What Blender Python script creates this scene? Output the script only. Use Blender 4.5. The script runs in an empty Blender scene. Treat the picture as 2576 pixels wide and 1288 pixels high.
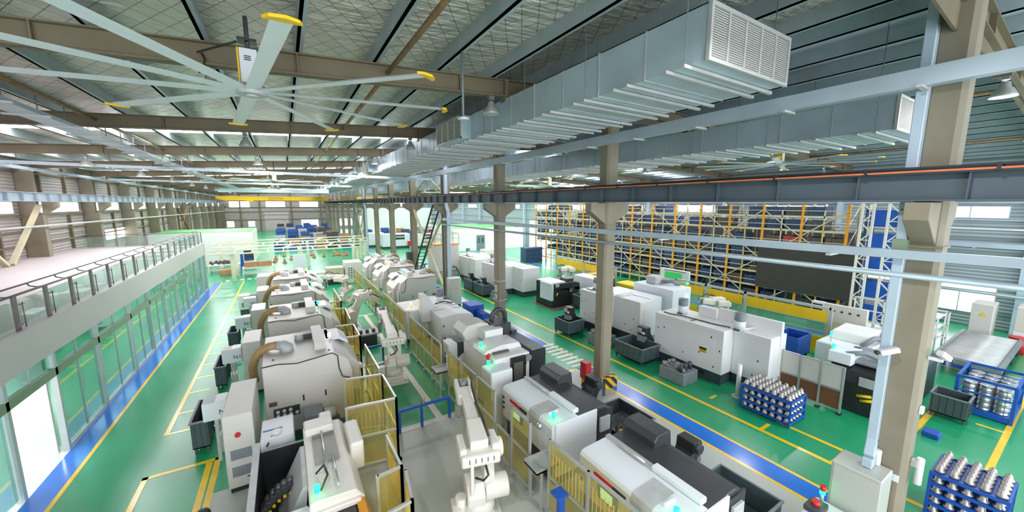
import bpy, bmesh, math, random
from mathutils import Vector, Matrix
random.seed(7)
S = bpy.context.scene
COL = S.collection
R = math.radians

# ------------------------------------------------------------------ camera, world, exposure
cam_d = bpy.data.cameras.new('camera'); cam = bpy.data.objects.new('camera', cam_d); COL.objects.link(cam)
cam_d.sensor_fit = 'HORIZONTAL'; cam_d.sensor_width = 36.0; cam_d.lens = 930.0/2576*36.0
cam_d.clip_start = 0.05; cam_d.clip_end = 500
cam.location = (0, 0, 7.0)
cam.rotation_euler = (R(90-8.08), 0, R(-31.5))
S.camera = cam
S.view_settings.view_transform = 'Standard'; S.view_settings.look = 'None'
S.view_settings.gamma = 1.0; S.view_settings.use_curve_mapping = False
S.view_settings.exposure = 0.66
c = S.cycles
c.max_bounces = 7; c.diffuse_bounces = 4; c.glossy_bounces = 3; c.transmission_bounces = 4; c.transparent_max_bounces = 16
c.caustics_reflective = False; c.caustics_refractive = False
c.sample_clamp_indirect = 6.0; c.use_denoising = True
W = bpy.data.worlds.new('world'); S.world = W; W.use_nodes = True
bg = W.node_tree.nodes['Background']; bg.inputs[0].default_value = (0.86, 0.92, 1.0, 1); bg.inputs[1].default_value = 2.6  # sky raised as soft fill, entering by the unseen rear end left open
LAMP_W = 130.0      # each high-bay lamp that is switched on
SKYL = 9.0          # daylight through translucent roof strips
WINL = 3.2          # daylight through the wall windows

# ------------------------------------------------------------------ helpers
def lin(h):
    if isinstance(h, str):
        h = h.lstrip('#'); v = [int(h[i:i+2], 16)/255 for i in (0, 2, 4)]
    else: v = h
    return [x/12.92 if x <= 0.04045 else ((x+0.055)/1.055)**2.4 for x in v]
def mat(name, col, rough=0.5, metal=0.0, var=0.12, scale=3.0, bump=0.0, bscale=40.0, spec=0.5):
    m = bpy.data.materials.new(name); m.use_nodes = True; nt = m.node_tree; n = nt.nodes; l = nt.links
    b = n['Principled BSDF']; b.inputs['Roughness'].default_value = rough; b.inputs['Metallic'].default_value = metal
    b.inputs['Specular IOR Level'].default_value = spec
    c = lin(col)
    tc = n.new('ShaderNodeTexCoord'); nz = n.new('ShaderNodeTexNoise'); nz.inputs['Scale'].default_value = scale; nz.inputs['Detail'].default_value = 4
    rp = n.new('ShaderNodeValToRGB'); rp.color_ramp.elements[0].position = 0.3; rp.color_ramp.elements[1].position = 0.7
    rp.color_ramp.elements[0].color = [x*(1-var) for x in c]+[1]; rp.color_ramp.elements[1].color = [min(1, x*(1+var)) for x in c]+[1]
    l.new(tc.outputs['Object'], nz.inputs['Vector']); l.new(nz.outputs['Fac'], rp.inputs['Fac']); l.new(rp.outputs['Color'], b.inputs['Base Color'])
    if bump:
        n2 = n.new('ShaderNodeTexNoise'); n2.inputs['Scale'].default_value = bscale; bp = n.new('ShaderNodeBump'); bp.inputs['Strength'].default_value = bump
        l.new(tc.outputs['Object'], n2.inputs['Vector']); l.new(n2.outputs['Fac'], bp.inputs['Height']); l.new(bp.outputs['Normal'], b.inputs['Normal'])
    return m
def emit(name, col, strength, col_strength=None):
    m = bpy.data.materials.new(name); m.use_nodes = True; b = m.node_tree.nodes['Principled BSDF']
    c = lin(col)+[1]; b.inputs['Base Color'].default_value = c; b.inputs['Emission Color'].default_value = c; b.inputs['Emission Strength'].default_value = strength
    b.inputs['Roughness'].default_value = 0.3
    return m
def glass(name, tint, refl=0.18, rough=0.03, opaq=0.0):
    m = bpy.data.materials.new(name); m.use_nodes = True; nt = m.node_tree; n = nt.nodes; l = nt.links; n.remove(n['Principled BSDF'])
    tr = n.new('ShaderNodeBsdfTransparent'); tr.inputs[0].default_value = lin(tint)+[1]
    gl = n.new('ShaderNodeBsdfGlossy'); gl.inputs['Roughness'].default_value = rough; gl.inputs['Color'].default_value = (0.85, 1, 0.97, 1)
    lw = n.new('ShaderNodeLayerWeight'); lw.inputs['Blend'].default_value = 0.35
    mp = n.new('ShaderNodeMapRange'); mp.inputs['To Min'].default_value = refl*0.5; mp.inputs['To Max'].default_value = min(1, refl*3)
    mx = n.new('ShaderNodeMixShader'); l.new(lw.outputs['Fresnel'], mp.inputs['Value']); l.new(mp.outputs['Result'], mx.inputs[0])
    last = tr
    if opaq:
        df = n.new('ShaderNodeBsdfDiffuse'); df.inputs[0].default_value = lin(tint)+[1]; m2 = n.new('ShaderNodeMixShader'); m2.inputs[0].default_value = opaq
        l.new(tr.outputs[0], m2.inputs[1]); l.new(df.outputs[0], m2.inputs[2]); last = m2
    l.new(last.outputs[0], mx.inputs[1]); l.new(gl.outputs[0], mx.inputs[2]); l.new(mx.outputs[0], n['Material Output'].inputs[0])
    return m

class MB:
    def __init__(s): s.v = []; s.f = []; s.sm = []
    def add(s, vs, fs, smooth=False):
        o = len(s.v); s.v += [tuple(p) for p in vs]; s.f += [tuple(i+o for i in f) for f in fs]; s.sm += [smooth]*len(fs); return s
    def box(s, x0, y0, z0, x1, y1, z1):
        vs = [(x, y, z) for z in (z0, z1) for y in (y0, y1) for x in (x0, x1)]
        return s.add(vs, [(0, 2, 3, 1), (4, 5, 7, 6), (0, 1, 5, 4), (2, 6, 7, 3), (0, 4, 6, 2), (1, 3, 7, 5)])
    def cbox(s, cx, cy, cz, sx, sy, sz): return s.box(cx-sx/2, cy-sy/2, cz-sz/2, cx+sx/2, cy+sy/2, cz+sz/2)
    def bar(s, p, q, w, h=None, up=(0, 0, 1)):
        h = h or w; p = Vector(p); q = Vector(q); d = (q-p).normalized(); u = Vector(up)
        if abs(d.dot(u)) > 0.98: u = Vector((1, 0, 0))
        a = d.cross(u).normalized()*w/2; b = a.cross(d).normalized()*h/2
        vs = [e+i*a+j*b for e in (p, q) for i, j in ((-1, -1), (1, -1), (1, 1), (-1, 1))]
        return s.add(vs, [(3, 2, 1, 0), (4, 5, 6, 7), (0, 1, 5, 4), (1, 2, 6, 5), (2, 3, 7, 6), (3, 0, 4, 7)])
    def cyl(s, p, q, r, r2=None, n=12):
        r2 = r if r2 is None else r2; p = Vector(p); q = Vector(q); d = (q-p).normalized(); u = Vector((0, 0, 1))
        if abs(d.dot(u)) > 0.98: u = Vector((1, 0, 0))
        a = d.cross(u).normalized(); b = a.cross(d).normalized(); o = len(s.v)
        vs = [e+(a*math.cos(t)+b*math.sin(t))*rr for e, rr in ((p, r), (q, r2)) for t in [2*math.pi*k/n for k in range(n)]]
        s.add(vs, [(k, (k+1) % n, n+(k+1) % n, n+k) for k in range(n)], True)
        s.f += [tuple(o+k for k in reversed(range(n))), tuple(o+n+k for k in range(n))]; s.sm += [False]*2
        return s
    def tube(s, pts, r, n=8):
        pts = [Vector(p) for p in pts]; o = len(s.v); u = None; m = len(pts); rs = r if isinstance(r, (list, tuple)) else [r]*m
        for i, p in enumerate(pts):
            d = (pts[min(i+1, m-1)]-pts[max(i-1, 0)]).normalized()
            if u is None:
                u = Vector((0, 0, 1)) if abs(d.z) < 0.9 else Vector((1, 0, 0))
            a = d.cross(u).normalized(); b = a.cross(d).normalized(); u = b
            s.v += [tuple(p+(a*math.cos(t)+b*math.sin(t))*rs[i]) for t in [2*math.pi*k/n for k in range(n)]]
        for i in range(m-1):
            for k in range(n):
                s.f.append((o+i*n+k, o+i*n+(k+1) % n, o+(i+1)*n+(k+1) % n, o+(i+1)*n+k)); s.sm.append(True)
        s.f += [tuple(o+k for k in reversed(range(n))), tuple(o+(m-1)*n+k for k in range(n))]; s.sm += [False]*2
        return s
    def prism(s, poly, ax, a0, a1):
        k = len(poly)
        def P(p, a): return {'x': (a, p[0], p[1]), 'y': (p[0], a, p[1]), 'z': (p[0], p[1], a)}[ax]
        vs = [P(p, a0) for p in poly]+[P(p, a1) for p in poly]
        return s.add(vs, [tuple(reversed(range(k))), tuple(range(k, 2*k))]+[(i, (i+1) % k, k+(i+1) % k, k+i) for i in range(k)])
    def rev(s, prof, cx, cy, n=16):       # profile of (r, z) turned about a vertical axis
        o = len(s.v); m = len(prof)
        for r, z in prof: s.v += [(cx+r*math.cos(2*math.pi*k/n), cy+r*math.sin(2*math.pi*k/n), z) for k in range(n)]
        for i in range(m-1):
            for k in range(n):
                s.f.append((o+i*n+k, o+i*n+(k+1) % n, o+(i+1)*n+(k+1) % n, o+(i+1)*n+k)); s.sm.append(True)
        return s
    def sph(s, p, r, sz=1.0, n=12):
        return s.rev([(max(0.001, r*math.sin(math.pi*i/8)), p[2]-r*sz*math.cos(math.pi*i/8)) for i in range(9)], p[0], p[1], n)
    def tri_tray(s, x0, y0, z0, x1, y1, z1, t=0.03):      # open-topped bin
        s.box(x0, y0, z0, x1, y1, z0+t); s.box(x0, y0, z0, x0+t, y1, z1); s.box(x1-t, y0, z0, x1, y1, z1); s.box(x0+t, y0, z0, x1-t, y0+t, z1); s.box(x0+t, y1-t, z0, x1-t, y1, z1)
        return s
    def build(s, name, m, parent=None, bevel=0.0, seg=1, flip=False, loc=None):
        me = bpy.data.meshes.new(name)
        vs = [(-x, y, z) for x, y, z in s.v] if flip else s.v
        me.from_pydata(vs, [], s.f)
        me.polygons.foreach_set('use_smooth', s.sm)
        bm = bmesh.new(); bm.from_mesh(me); bmesh.ops.recalc_face_normals(bm, faces=bm.faces); bm.to_mesh(me); bm.free()
        me.materials.append(m); o = bpy.data.objects.new(name, me); COL.objects.link(o)
        if loc: o.location = loc
        if parent: o.parent = parent
        if bevel:
            md = o.modifiers.new('bevel', 'BEVEL'); md.width = bevel; md.segments = seg; md.limit_method = 'ANGLE'; md.angle_limit = R(40)
        return o
def tag(o, label=None, cat=None, group=None, kind=None):
    if label: o['label'] = label
    if cat: o['category'] = cat
    if group: o['group'] = group
    if kind: o['kind'] = kind
    return o
def thing(name, label, cat, loc=(0, 0, 0), rz=0, group=None):
    o = bpy.data.objects.new(name, None); COL.objects.link(o); o.location = loc; o.rotation_euler = (0, 0, rz); o.empty_display_size = 0.2
    return tag(o, label, cat, group)
def kids(o): return KID.get(o.name, [ch for ch in bpy.data.objects if ch.parent == o])
KID = {}
def dup(root, loc=None, label=None, rz=None, group=None):
    if root.name not in KID:
        for ob in list(bpy.data.objects):
            if ob.parent: KID.setdefault(ob.parent.name, [])
            if ob.parent and ob not in KID[ob.parent.name]: KID[ob.parent.name].append(ob)
        KID.setdefault(root.name, [])
    r = root.copy(); COL.objects.link(r)
    if loc is not None: r.location = loc
    if rz is not None: r.rotation_euler = (0, 0, rz)
    if label: r['label'] = label
    if group: r['group'] = group
    for ch in KID[root.name]:
        cc = ch.copy(); COL.objects.link(cc); cc.parent = r
        for g in KID.get(ch.name, []):
            d = g.copy(); COL.objects.link(d); d.parent = cc
    return r
def st(name, mb, m, parent=None, bevel=0.0):
    o = mb.build(name, m, parent, bevel)
    if not parent: o['kind'] = 'structure'
    return o
def text(name, s, size, m, parent, loc, rot, ext=0.004):
    cu = bpy.data.curves.new(name, 'FONT'); cu.body = s; cu.size = size; cu.extrude = ext; cu.align_x = 'CENTER'; cu.align_y = 'CENTER'
    tmp = bpy.data.objects.new('tmp', cu); COL.objects.link(tmp); me = bpy.data.meshes.new_from_object(tmp); bpy.data.objects.remove(tmp)
    me.materials.clear(); me.materials.append(m); o = bpy.data.objects.new(name, me); COL.objects.link(o); o.parent = parent; o.location = loc; o.rotation_euler = rot
    return o
ORD = ['first', 'second', 'third', 'fourth', 'fifth', 'sixth', 'seventh', 'eighth', 'ninth', 'tenth', 'eleventh', 'twelfth', 'thirteenth', 'fourteenth', 'fifteenth', 'sixteenth', 'seventeenth', 'eighteenth', 'nineteenth', 'twentieth']

# ------------------------------------------------------------------ materials
M = {}
M['green'] = mat('green_epoxy', '#249a68', 0.27, 0, 0.10, 0.35)
M['conc'] = mat('grey_epoxy', '#babdb3', 0.36, 0, 0.06, 0.5)
M['blue_line'] = mat('blue_floor_paint', '#1474da', 0.18, 0, 0.08, 0.6)
M['yel_line'] = mat('yellow_floor_paint', '#f6c61e', 0.22, 0, 0.08, 2)
M['white_line'] = mat('white_floor_paint', '#dfe6dc', 0.25, 0, 0.08, 2)
M['tile'] = mat('white_tile', '#e4e6e2', 0.15, 0, 0.03, 1)
M['steel'] = mat('galvanized_steel', '#8fa0a6', 0.38, 0.55, 0.10, 1.2)
M['duct'] = mat('galvanized_duct', '#b6c8d0', 0.38, 0.2, 0.12, 0.9)
M['channel'] = mat('zinc_channel', '#c3c4c0', 0.4, 0.3, 0.08, 3)
M['purlin'] = mat('purlin_steel', '#aab8bb', 0.45, 0.2, 0.1, 1.5)
M['rafter'] = mat('rafter_paint', '#7b6f58', 0.6, 0.1, 0.18, 0.8)
M['rust'] = mat('rusty_tube', '#94714a', 0.6, 0.1, 0.3, 4)
M['tie'] = mat('tie_tube', '#b9a67c', 0.5, 0.1, 0.2, 4)
M['pillar'] = mat('pillar_paint', '#8d8470', 0.6, 0.05, 0.12, 1.3, 0.05, 20)
M['crane_beam'] = mat('crane_beam_paint', '#56636b', 0.5, 0.2, 0.12, 1)
M['rail_black'] = mat('conductor_black', '#24252b', 0.5)
M['copper'] = mat('conductor_orange', '#d9784a', 0.4)
M['tray'] = mat('tray_paint', '#b4c3cd', 0.42, 0.25, 0.06, 1.5)
M['pipe'] = mat('pipe_paint', '#a9b7bb', 0.4, 0.3, 0.08, 2)
M['downspout'] = mat('downspout_paint', '#b9cbd8', 0.4, 0.1, 0.05, 2)
M['beige'] = mat('machine_beige', '#cfcac2', 0.42, 0, 0.03, 0.8)
M['white'] = mat('machine_white', '#e6e4e2', 0.4, 0, 0.02, 0.8)
M['cool'] = mat('machine_cool_white', '#dfe3e6', 0.38, 0, 0.02, 0.8)
M['lgrey'] = mat('light_grey_panel', '#b4b6b4', 0.45)
M['mgrey'] = mat('mid_grey_plastic', '#7e8488', 0.5)
M['dgrey'] = mat('dark_grey_paint', '#3b4346', 0.45)
M['base'] = mat('slate_machine_base', '#3d4a52', 0.5)
M['black'] = mat('black_panel', '#2b2d2e', 0.35, 0, 0.15, 2)
M['charcoal'] = mat('charcoal_top', '#3e3f42', 0.38, 0, 0.15, 1.2)
M['bin'] = mat('bin_slate', '#4b5a5c', 0.5, 0.1, 0.12, 3)
M['hose'] = mat('brown_hose', '#a98a5c', 0.6, 0, 0.12, 6, 0.15, 60)
M['cable'] = mat('dark_cable', '#33322e', 0.5)
M['robot'] = mat('robot_white', '#e0dbd0', 0.36, 0, 0.03, 3)
M['robot_d'] = mat('robot_grey', '#8b8a84', 0.4, 0.2)
M['alu'] = mat('aluminium_profile', '#c4c5c2', 0.35, 0.5, 0.06, 3)
M['blue'] = mat('blue_paint', '#1c55b0', 0.42, 0, 0.1, 3)
M['crate_blue'] = mat('crate_blue', '#33496a', 0.5, 0, 0.15, 3)
M['stock_blue'] = mat('stock_blue', '#2a5a9c', 0.5, 0, 0.15, 3)
M['crate_grey'] = mat('crate_slate', '#4b4f53', 0.55, 0, 0.2, 3)
M['crate_brown'] = mat('crate_brown', '#5f5149', 0.6, 0, 0.2, 3)
M['crate_red'] = mat('crate_red', '#a2483e', 0.55, 0, 0.2, 3)
M['carton'] = mat('cardboard', '#b98d66', 0.7, 0, 0.1, 4)
M['yellow'] = mat('safety_yellow', '#e9bd12', 0.45, 0, 0.05, 2)
M['orange'] = mat('rack_orange', '#e39a23', 0.45, 0, 0.06, 2)
M['cream'] = mat('rack_cream', '#cbc3a2', 0.5, 0, 0.08, 2)
M['gantry'] = mat('gantry_cream', '#e6e0c8', 0.45, 0, 0.05, 2)
M['lattice'] = mat('lattice_white', '#d9d6c8', 0.5, 0, 0.05, 2)
M['red'] = mat('red_paint', '#c3262e', 0.4)
M['part'] = mat('machined_casting', '#b3aca8', 0.3, 0.6, 0.2, 8)
M['alu_part'] = mat('bright_aluminium', '#c9ccce', 0.25, 0.75, 0.15, 6)
M['orange_part'] = mat('orange_casting', '#c9805a', 0.5)
M['wall'] = mat('inner_wall', '#e8e8e4', 0.6, 0, 0.02, 1)
M['mezz'] = mat('mezzanine_top', '#c6bdbb', 0.65, 0, 0.03, 0.7)
M['fascia'] = mat('fascia_panel', '#cdccc6', 0.4, 0.1, 0.03, 0.7)
M['frame'] = mat('door_frame_grey', '#c2cbc8', 0.4, 0.3, 0.05, 2)
M['beamgreen'] = mat('transom_grey_green', '#8a9d80', 0.35, 0.2, 0.05, 2)
M['rail'] = mat('handrail_grey', '#7c7577', 0.35, 0.4)
M['wgreen'] = mat('green_roof_sheet', '#58b05a', 0.5, 0, 0.08, 1)
M['grille_pink'] = mat('grille_mesh', '#9a918c', 0.7)
M['door_grey'] = mat('grey_door', '#6f7f80', 0.45)
M['shutter'] = mat('roller_shutter', '#c9bfba', 0.55)
M['mesh_yel'] = glass('amber_panel', '#f8eebc', 0.06, 0.15, 0.12)
M['mesh_stripe'] = mat('amber_stripe', '#dcc05c', 0.5)
M['glass'] = glass('teal_glass', '#d9f4ee', 0.22, 0.015, 0.06)
M['clear'] = glass('clear_glass', '#e9f2ee', 0.14, 0.02, 0.10)
M['wirebox'] = glass('smoked_door_glass', '#8f9180', 0.15, 0.08, 0.5)
M['screen'] = mat('dark_mesh_screen', '#37362f', 0.7, 0, 0.06, 2)
M['lamp_shade'] = mat('lamp_shade', '#b9bdb6', 0.35, 0.3)
M['lamp_on'] = emit('lamp_lit', '#f0eeff', 30)
M['lamp_off'] = mat('lamp_lens', '#c9ccc4', 0.3)
M['sky'] = emit('skylight_sheet', '#fbf6ff', SKYL)
M['win'] = emit('window_daylight', '#fbf8ff', WINL)
M['led_g'] = emit('green_signal', '#0fee86', 6)
M['led_y'] = emit('amber_signal', '#ffd23a', 9)
M['led_r'] = mat('red_signal', '#d83030', 0.3)
M['led_w'] = emit('white_signal', '#eef0ff', 12)
M['disp'] = emit('display_cyan', '#9fd9e6', 0.8)
M['dispb'] = emit('display_blue', '#c9dcf2', 0.9)
M['ledgreen'] = emit('green_board', '#2f9a4e', 0.5)
M['ceil_light'] = emit('room_light', '#f6fbff', 16)
def special():
    # floor-facing foil insulation: diamond netting and wrinkles
    m = bpy.data.materials.new('foil_insulation'); m.use_nodes = True; nt = m.node_tree; n = nt.nodes; l = nt.links; b = n['Principled BSDF']
    b.inputs['Metallic'].default_value = 0.5; b.inputs['Roughness'].default_value = 0.3
    tc = n.new('ShaderNodeTexCoord'); mp = n.new('ShaderNodeMapping'); mp.inputs['Rotation'].default_value = (0, 0, R(45)); mp.inputs['Scale'].default_value = (3.4, 2.2, 3)
    br = n.new('ShaderNodeTexBrick'); br.offset = 0; br.inputs['Scale'].default_value = 1; br.inputs['Mortar Size'].default_value = 0.022; br.inputs['Brick Width'].default_value = 1; br.inputs['Row Height'].default_value = 1
    a = lin('#f0eadc')+[1]; br.inputs['Color1'].default_value = a; br.inputs['Color2'].default_value = lin('#e2dccd')+[1]; br.inputs['Mortar'].default_value = lin('#857f74')+[1]
    nz = n.new('ShaderNodeTexNoise'); nz.inputs['Scale'].default_value = 1.0; nz.inputs['Detail'].default_value = 6; m2 = n.new('ShaderNodeMapping'); m2.inputs['Scale'].default_value = (1.6, 6, 1)
    bp = n.new('ShaderNodeBump'); bp.inputs['Strength'].default_value = 0.8; bp.inputs['Distance'].default_value = 0.3
    l.new(tc.outputs['Object'], mp.inputs[0]); l.new(mp.outputs[0], br.inputs[0]); l.new(br.outputs[0], b.inputs['Base Color'])
    l.new(tc.outputs['Object'], m2.inputs[0]); l.new(m2.outputs[0], nz.inputs['Vector']); l.new(nz.outputs['Fac'], bp.inputs['Height']); l.new(bp.outputs[0], b.inputs['Normal'])
    M['foil'] = m
    def stripes(name, base, dark, axis, freq, rough, metal, strength, sharp=None):
        m = bpy.data.materials.new(name); m.use_nodes = True; nt = m.node_tree; n = nt.nodes; l = nt.links; b = n['Principled BSDF']
        b.inputs['Metallic'].default_value = metal; b.inputs['Roughness'].default_value = rough
        tc = n.new('ShaderNodeTexCoord'); wv = n.new('ShaderNodeTexWave'); wv.bands_direction = axis; wv.inputs['Scale'].default_value = freq; wv.inputs['Distortion'].default_value = 0
        rp = n.new('ShaderNodeValToRGB'); rp.color_ramp.elements[0].color = lin(dark)+[1]; rp.color_ramp.elements[1].color = lin(base)+[1]
        if sharp: rp.color_ramp.interpolation = 'CONSTANT'; rp.color_ramp.elements[1].position = sharp
        else: rp.color_ramp.elements[1].position = 0.35
        bp = n.new('ShaderNodeBump'); bp.inputs['Strength'].default_value = strength; bp.inputs['Distance'].default_value = 0.05
        l.new(tc.outputs['Object'], wv.inputs[0]); l.new(wv.outputs['Fac'], rp.inputs[0]); l.new(rp.outputs[0], b.inputs['Base Color'])
        if strength: l.new(wv.outputs['Fac'], bp.inputs['Height']); l.new(bp.outputs[0], b.inputs['Normal'])
        return m
    M['siding'] = stripes('horizontal_siding', '#bdb5ae', '#8d8682', 'Z', 1.6, 0.6, 0.05, 0.6)
    M['siding_r'] = stripes('blue_grey_siding', '#a9b4b8', '#7d888d', 'Z', 1.6, 0.55, 0.1, 0.6)
    M['metal_ceiling'] = stripes('ribbed_roof_sheet', '#dbe3ec', '#b4c0cc', 'X', 0.9, 0.34, 0.2, 0.5)
    M['hazard'] = stripes('hazard_stripes', '#e9b514', '#2b2b29', 'DIAGONAL', 1.6, 0.5, 0, 0, 0.5)
    M['louvre'] = stripes('grille_louvres', '#c9c8c0', '#4a4a46', 'Z', 9, 0.5, 0.2, 0.6)
    M['copperfin'] = stripes('brown_fin_panel', '#8c5a3c', '#4c2c1c', 'Z', 7, 0.5, 0.1, 0.4)
special()

# ================================================================== THE HALL
Y0, Y1 = -8.0, 114.0
XL, XC, XR = -13.2, 10.1, 33.4
CY = [1.8+8*k for k in range(15)]
def zl(x): return 10.2+0.059*x if x <= XC else 10.796-0.059*(x-XC)
st('floor', MB().box(XL-0.3, Y0, -0.25, XR+0.3, Y1+0.3, 0.0), M['green'])
def mark(boxes, m, z=0.004):
    mb = MB()
    for x0, y0, x1, y1 in boxes: mb.box(x0, y0, 0.0, x1, y1, z)
    return st('floor_marking', mb, M[m])
st('trim_1', MB().box(-2.1, -6, 0, 10.08, 10.72, 0.003).box(5.0, 10.72, 0, 10.08, 11.25, 0.003), M['conc'])      # grey painted concrete of the cell
st('trim_2', MB().box(-12.9, 6, 0, -5.72, 15.3, 0.004), M['tile'])
st('trim_3', MB().box(2.2, 10.72, 0, 4.5, 10.95, 0.02).box(3.78, 10.95, 0, 4.0, 24, 0.02).box(2.45, 16.2, 0, 4.2, 16.4, 0.02).box(2.2, 24, 0, 4.6, 24.2, 0.02), M['fascia'])
mark([(-5.72, 7, -5.2, 41.2)], 'blue_line')
mark([(-5.2, 7, -5.1, 41.2)], 'yel_line', 0.005)
mark([(-3.62, 14.35, -3.5, 41)]+[(-3.5, 14.35+0.1*0, -2.6, 14.45)]+[(-3.5, y-0.05, -2.9, y+0.05) for y in (15.7, 17.3, 18.7, 20.1, 21.5, 22.97, 24.3, 25.7, 27.1, 28.4, 29.8, 31.2, 32.6, 34, 35.4)], 'yel_line', 0.005)
mark([(-3.6, 6.5, -3.48, 12.3), (-3.6, 12.18, -2.05, 12.3), (-2.3, 6.5, -2.16, 12.2), (-2.12, 6.5, -1.98, 12.3), (-2.8, 9.8, -2.3, 9.9), (-3.4, 9.0, -3.0, 9.1)], 'yel_line', 0.005)
mark([(-5.0+0.55*k, 41.6, -4.7+0.55*k, 42.1) for k in range(9)], 'white_line', 0.005)
mark([(10.17, -4, 10.83, 11.3), (10.17, 14.2, 10.83, 60)], 'blue_line')
mark([(10.06, -4, 10.17, 11.35), (10.83, -4, 10.93, 60), (10.06, 14.2, 10.17, 60), (7.5, 11.25, 10.1, 11.36)], 'yel_line', 0.005)
mark([(10.15, 11.5+0.36*k, 11.1, 11.66+0.36*k) for k in range(8)], 'white_line', 0.006)
mark([(12.12, -2, 12.26, 62)], 'yel_line', 0.005)
mark([(12.26, 3.18, 13.2, 3.32), (13.08, 3.3, 13.2, 5.0), (12.26, 5.0, 12.75, 5.1), (12.7, 6.9, 13.1, 7.0)], 'yel_line', 0.005)
mark([(12.2, 0.92, 24.0, 1.06), (15.4, 2.45, 20, 2.6), (20.9, 1.06, 21.0, 1.7), (18.4, 1.06, 18.5, 1.6)], 'yel_line', 0.005)
mark([(24.1, 1.2, 24.8, 60)], 'blue_line'); mark([(24.0, 1.06, 24.1, 60), (24.8, 1.06, 24.9, 60)], 'yel_line', 0.005)
mark([(9.0, 42, 9.12, 70), (6.0, 55, 6.1, 75), (-1, 44, -0.9, 60)], 'yel_line', 0.005)

# roof
def sheet(x0, x1, dz, t=0.05):
    return MB().prism([(x0, zl(x0)+dz), (x1, zl(x1)+dz), (x1, zl(x1)+dz+t), (x0, zl(x0)+dz+t)], 'y', Y0, Y1+0.3)
st('ceiling', sheet(XL-0.3, XC, 0.37), M['foil']); st('ceiling', sheet(XC+0.001, XR+0.3, 0.37), M['metal_ceiling'])
for k in range(15):
    x = -12.3+1.6*k
    st('roof_purlin', MB().box(x-0.03, Y0, zl(x)+0.01, x+0.03, Y1, zl(x)+0.37).box(x-0.03, Y0, zl(x)+0.01, x+0.10, Y1, zl(x)+0.03), M['purlin'])
for k in range(18):
    x = 11.0+1.3*k
    st('roof_purlin', MB().box(x-0.03, Y0, zl(x)+0.01, x+0.03, Y1, zl(x)+0.37).box(x-0.03, Y0, zl(x)+0.01, x+0.10, Y1, zl(x)+0.03), M['purlin'])
for k, y in enumerate(CY):
    for x0, x1 in ((XL+0.3, XC-0.05), (XC+0.05, XR-0.3)):
        h0, h1 = (0.40, 0.48) if x0 < 0 else (0.48, 0.40)
        a, b = zl(x0), zl(x1)
        mb = MB().prism([(x0, a), (x1, b), (x1, b-h1), (x0, a-h0)], 'y', y-0.02, y+0.02)
        for d in (-0.03, -1):
            z0 = a+d if d > -1 else a-h0; z1 = b+d if d > -1 else b-h1
            mb.prism([(x0, z0), (x1, z1), (x1, z1+0.03), (x0, z0+0.03)], 'y', y-0.13, y+0.13)
        for j in range(6):
            x = x0+(j+0.5)*(x1-x0)/6; mb.box(x-0.012, y-0.12, zl(x)-0.44, x+0.012, y+0.12, zl(x)-0.02)
        xh = 5.75 if x0 < 0 else 14.5
        mb.box(xh-0.06, y-0.14, zl(xh)-0.62, xh+0.06, y+0.14, zl(xh))
        if x0 < 0: mb.prism([(xh, zl(xh)-0.42), (x1, b-0.42), (x1, b-0.95)], 'y', y-0.02, y+0.02)
        else: mb.prism([(x0, a-0.42), (xh, zl(xh)-0.42), (x0, a-0.95)], 'y', y-0.02, y+0.02)
        st('roof_beam', mb, M['rafter'])
for k in range(14):
    y = CY[k]
    for x in (-5.0, 2.4, 17.5, 26):
        st('roof_tie', MB().cyl((x, y+0.12, zl(x)-0.2), (x, y+7.88, zl(x)-0.2), 0.055, n=10), M['rust' if k < 2 else 'tie'])
    for x0, x1 in ((-12.6, 9.9), (10.4, 32.8)):
        if -4 < y < 16: continue
        st('window_'+str(40+k*2+(x0 > 0)), MB().prism([(x0, zl(x0)+0.33), (x1, zl(x1)+0.33), (x1, zl(x1)+0.36), (x0, zl(x0)+0.36)], 'y', y+4.6, y+5.7), M['sky'])
# walls
st('wall_left', MB().box(XL-0.3, Y0, 0, XL, Y1, zl(XL)+0.4), M['siding'])
st('wall_right', MB().box(XR, Y0, 0, XR+0.3, Y1, zl(XR)+0.4), M['siding_r'])
st('wall_far', MB().prism([(XL-0.3, 0), (XR+0.3, 0), (XR+0.3, zl(XR)+0.4), (XC, zl(XC)+0.4), (XL-0.3, zl(XL)+0.4)], 'y', Y1, Y1+0.3), M['siding'])
WN = [0]
def window(face, a0, a1, z0, z1, div=3, frame=True):
    WN[0] += 1; p = MB(); f = MB(); w = 0.05
    if face == 'L': B = lambda mb, a, b, c, d, t0, t1: mb.box(XL+t0, a, c, XL+t1, b, d)
    elif face == 'R': B = lambda mb, a, b, c, d, t0, t1: mb.box(XR-t1, a, c, XR-t0, b, d)
    else: B = lambda mb, a, b, c, d, t0, t1: mb.box(a, Y1-t1, c, b, Y1-t0, d)
    B(p, a0, a1, z0, z1, 0.0, 0.03)
    o = p.build('window_%d' % WN[0], M['win']); o['kind'] = 'structure'
    B(f, a0-w, a1+w, z0-w, z0, 0, 0.07); B(f, a0-w, a1+w, z1, z1+w, 0, 0.07); B(f, a0-w, a0, z0, z1, 0, 0.07); B(f, a1, a1+w, z0, z1, 0, 0.07)
    for i in range(1, div):
        a = a0+(a1-a0)*i/div; B(f, a-0.025, a+0.025, z0, z1, 0, 0.06)
    f.build('window_frame', M['frame'], o)
for k in range(3, 14): window('L', CY[k]+1.2, CY[k]+7.1, 6.45, 7.08, 4)
window('L', 45.0, 50.6, 3.9, 4.75, 1); window('L', 98, 102, 1.6, 4.0, 2)
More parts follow.
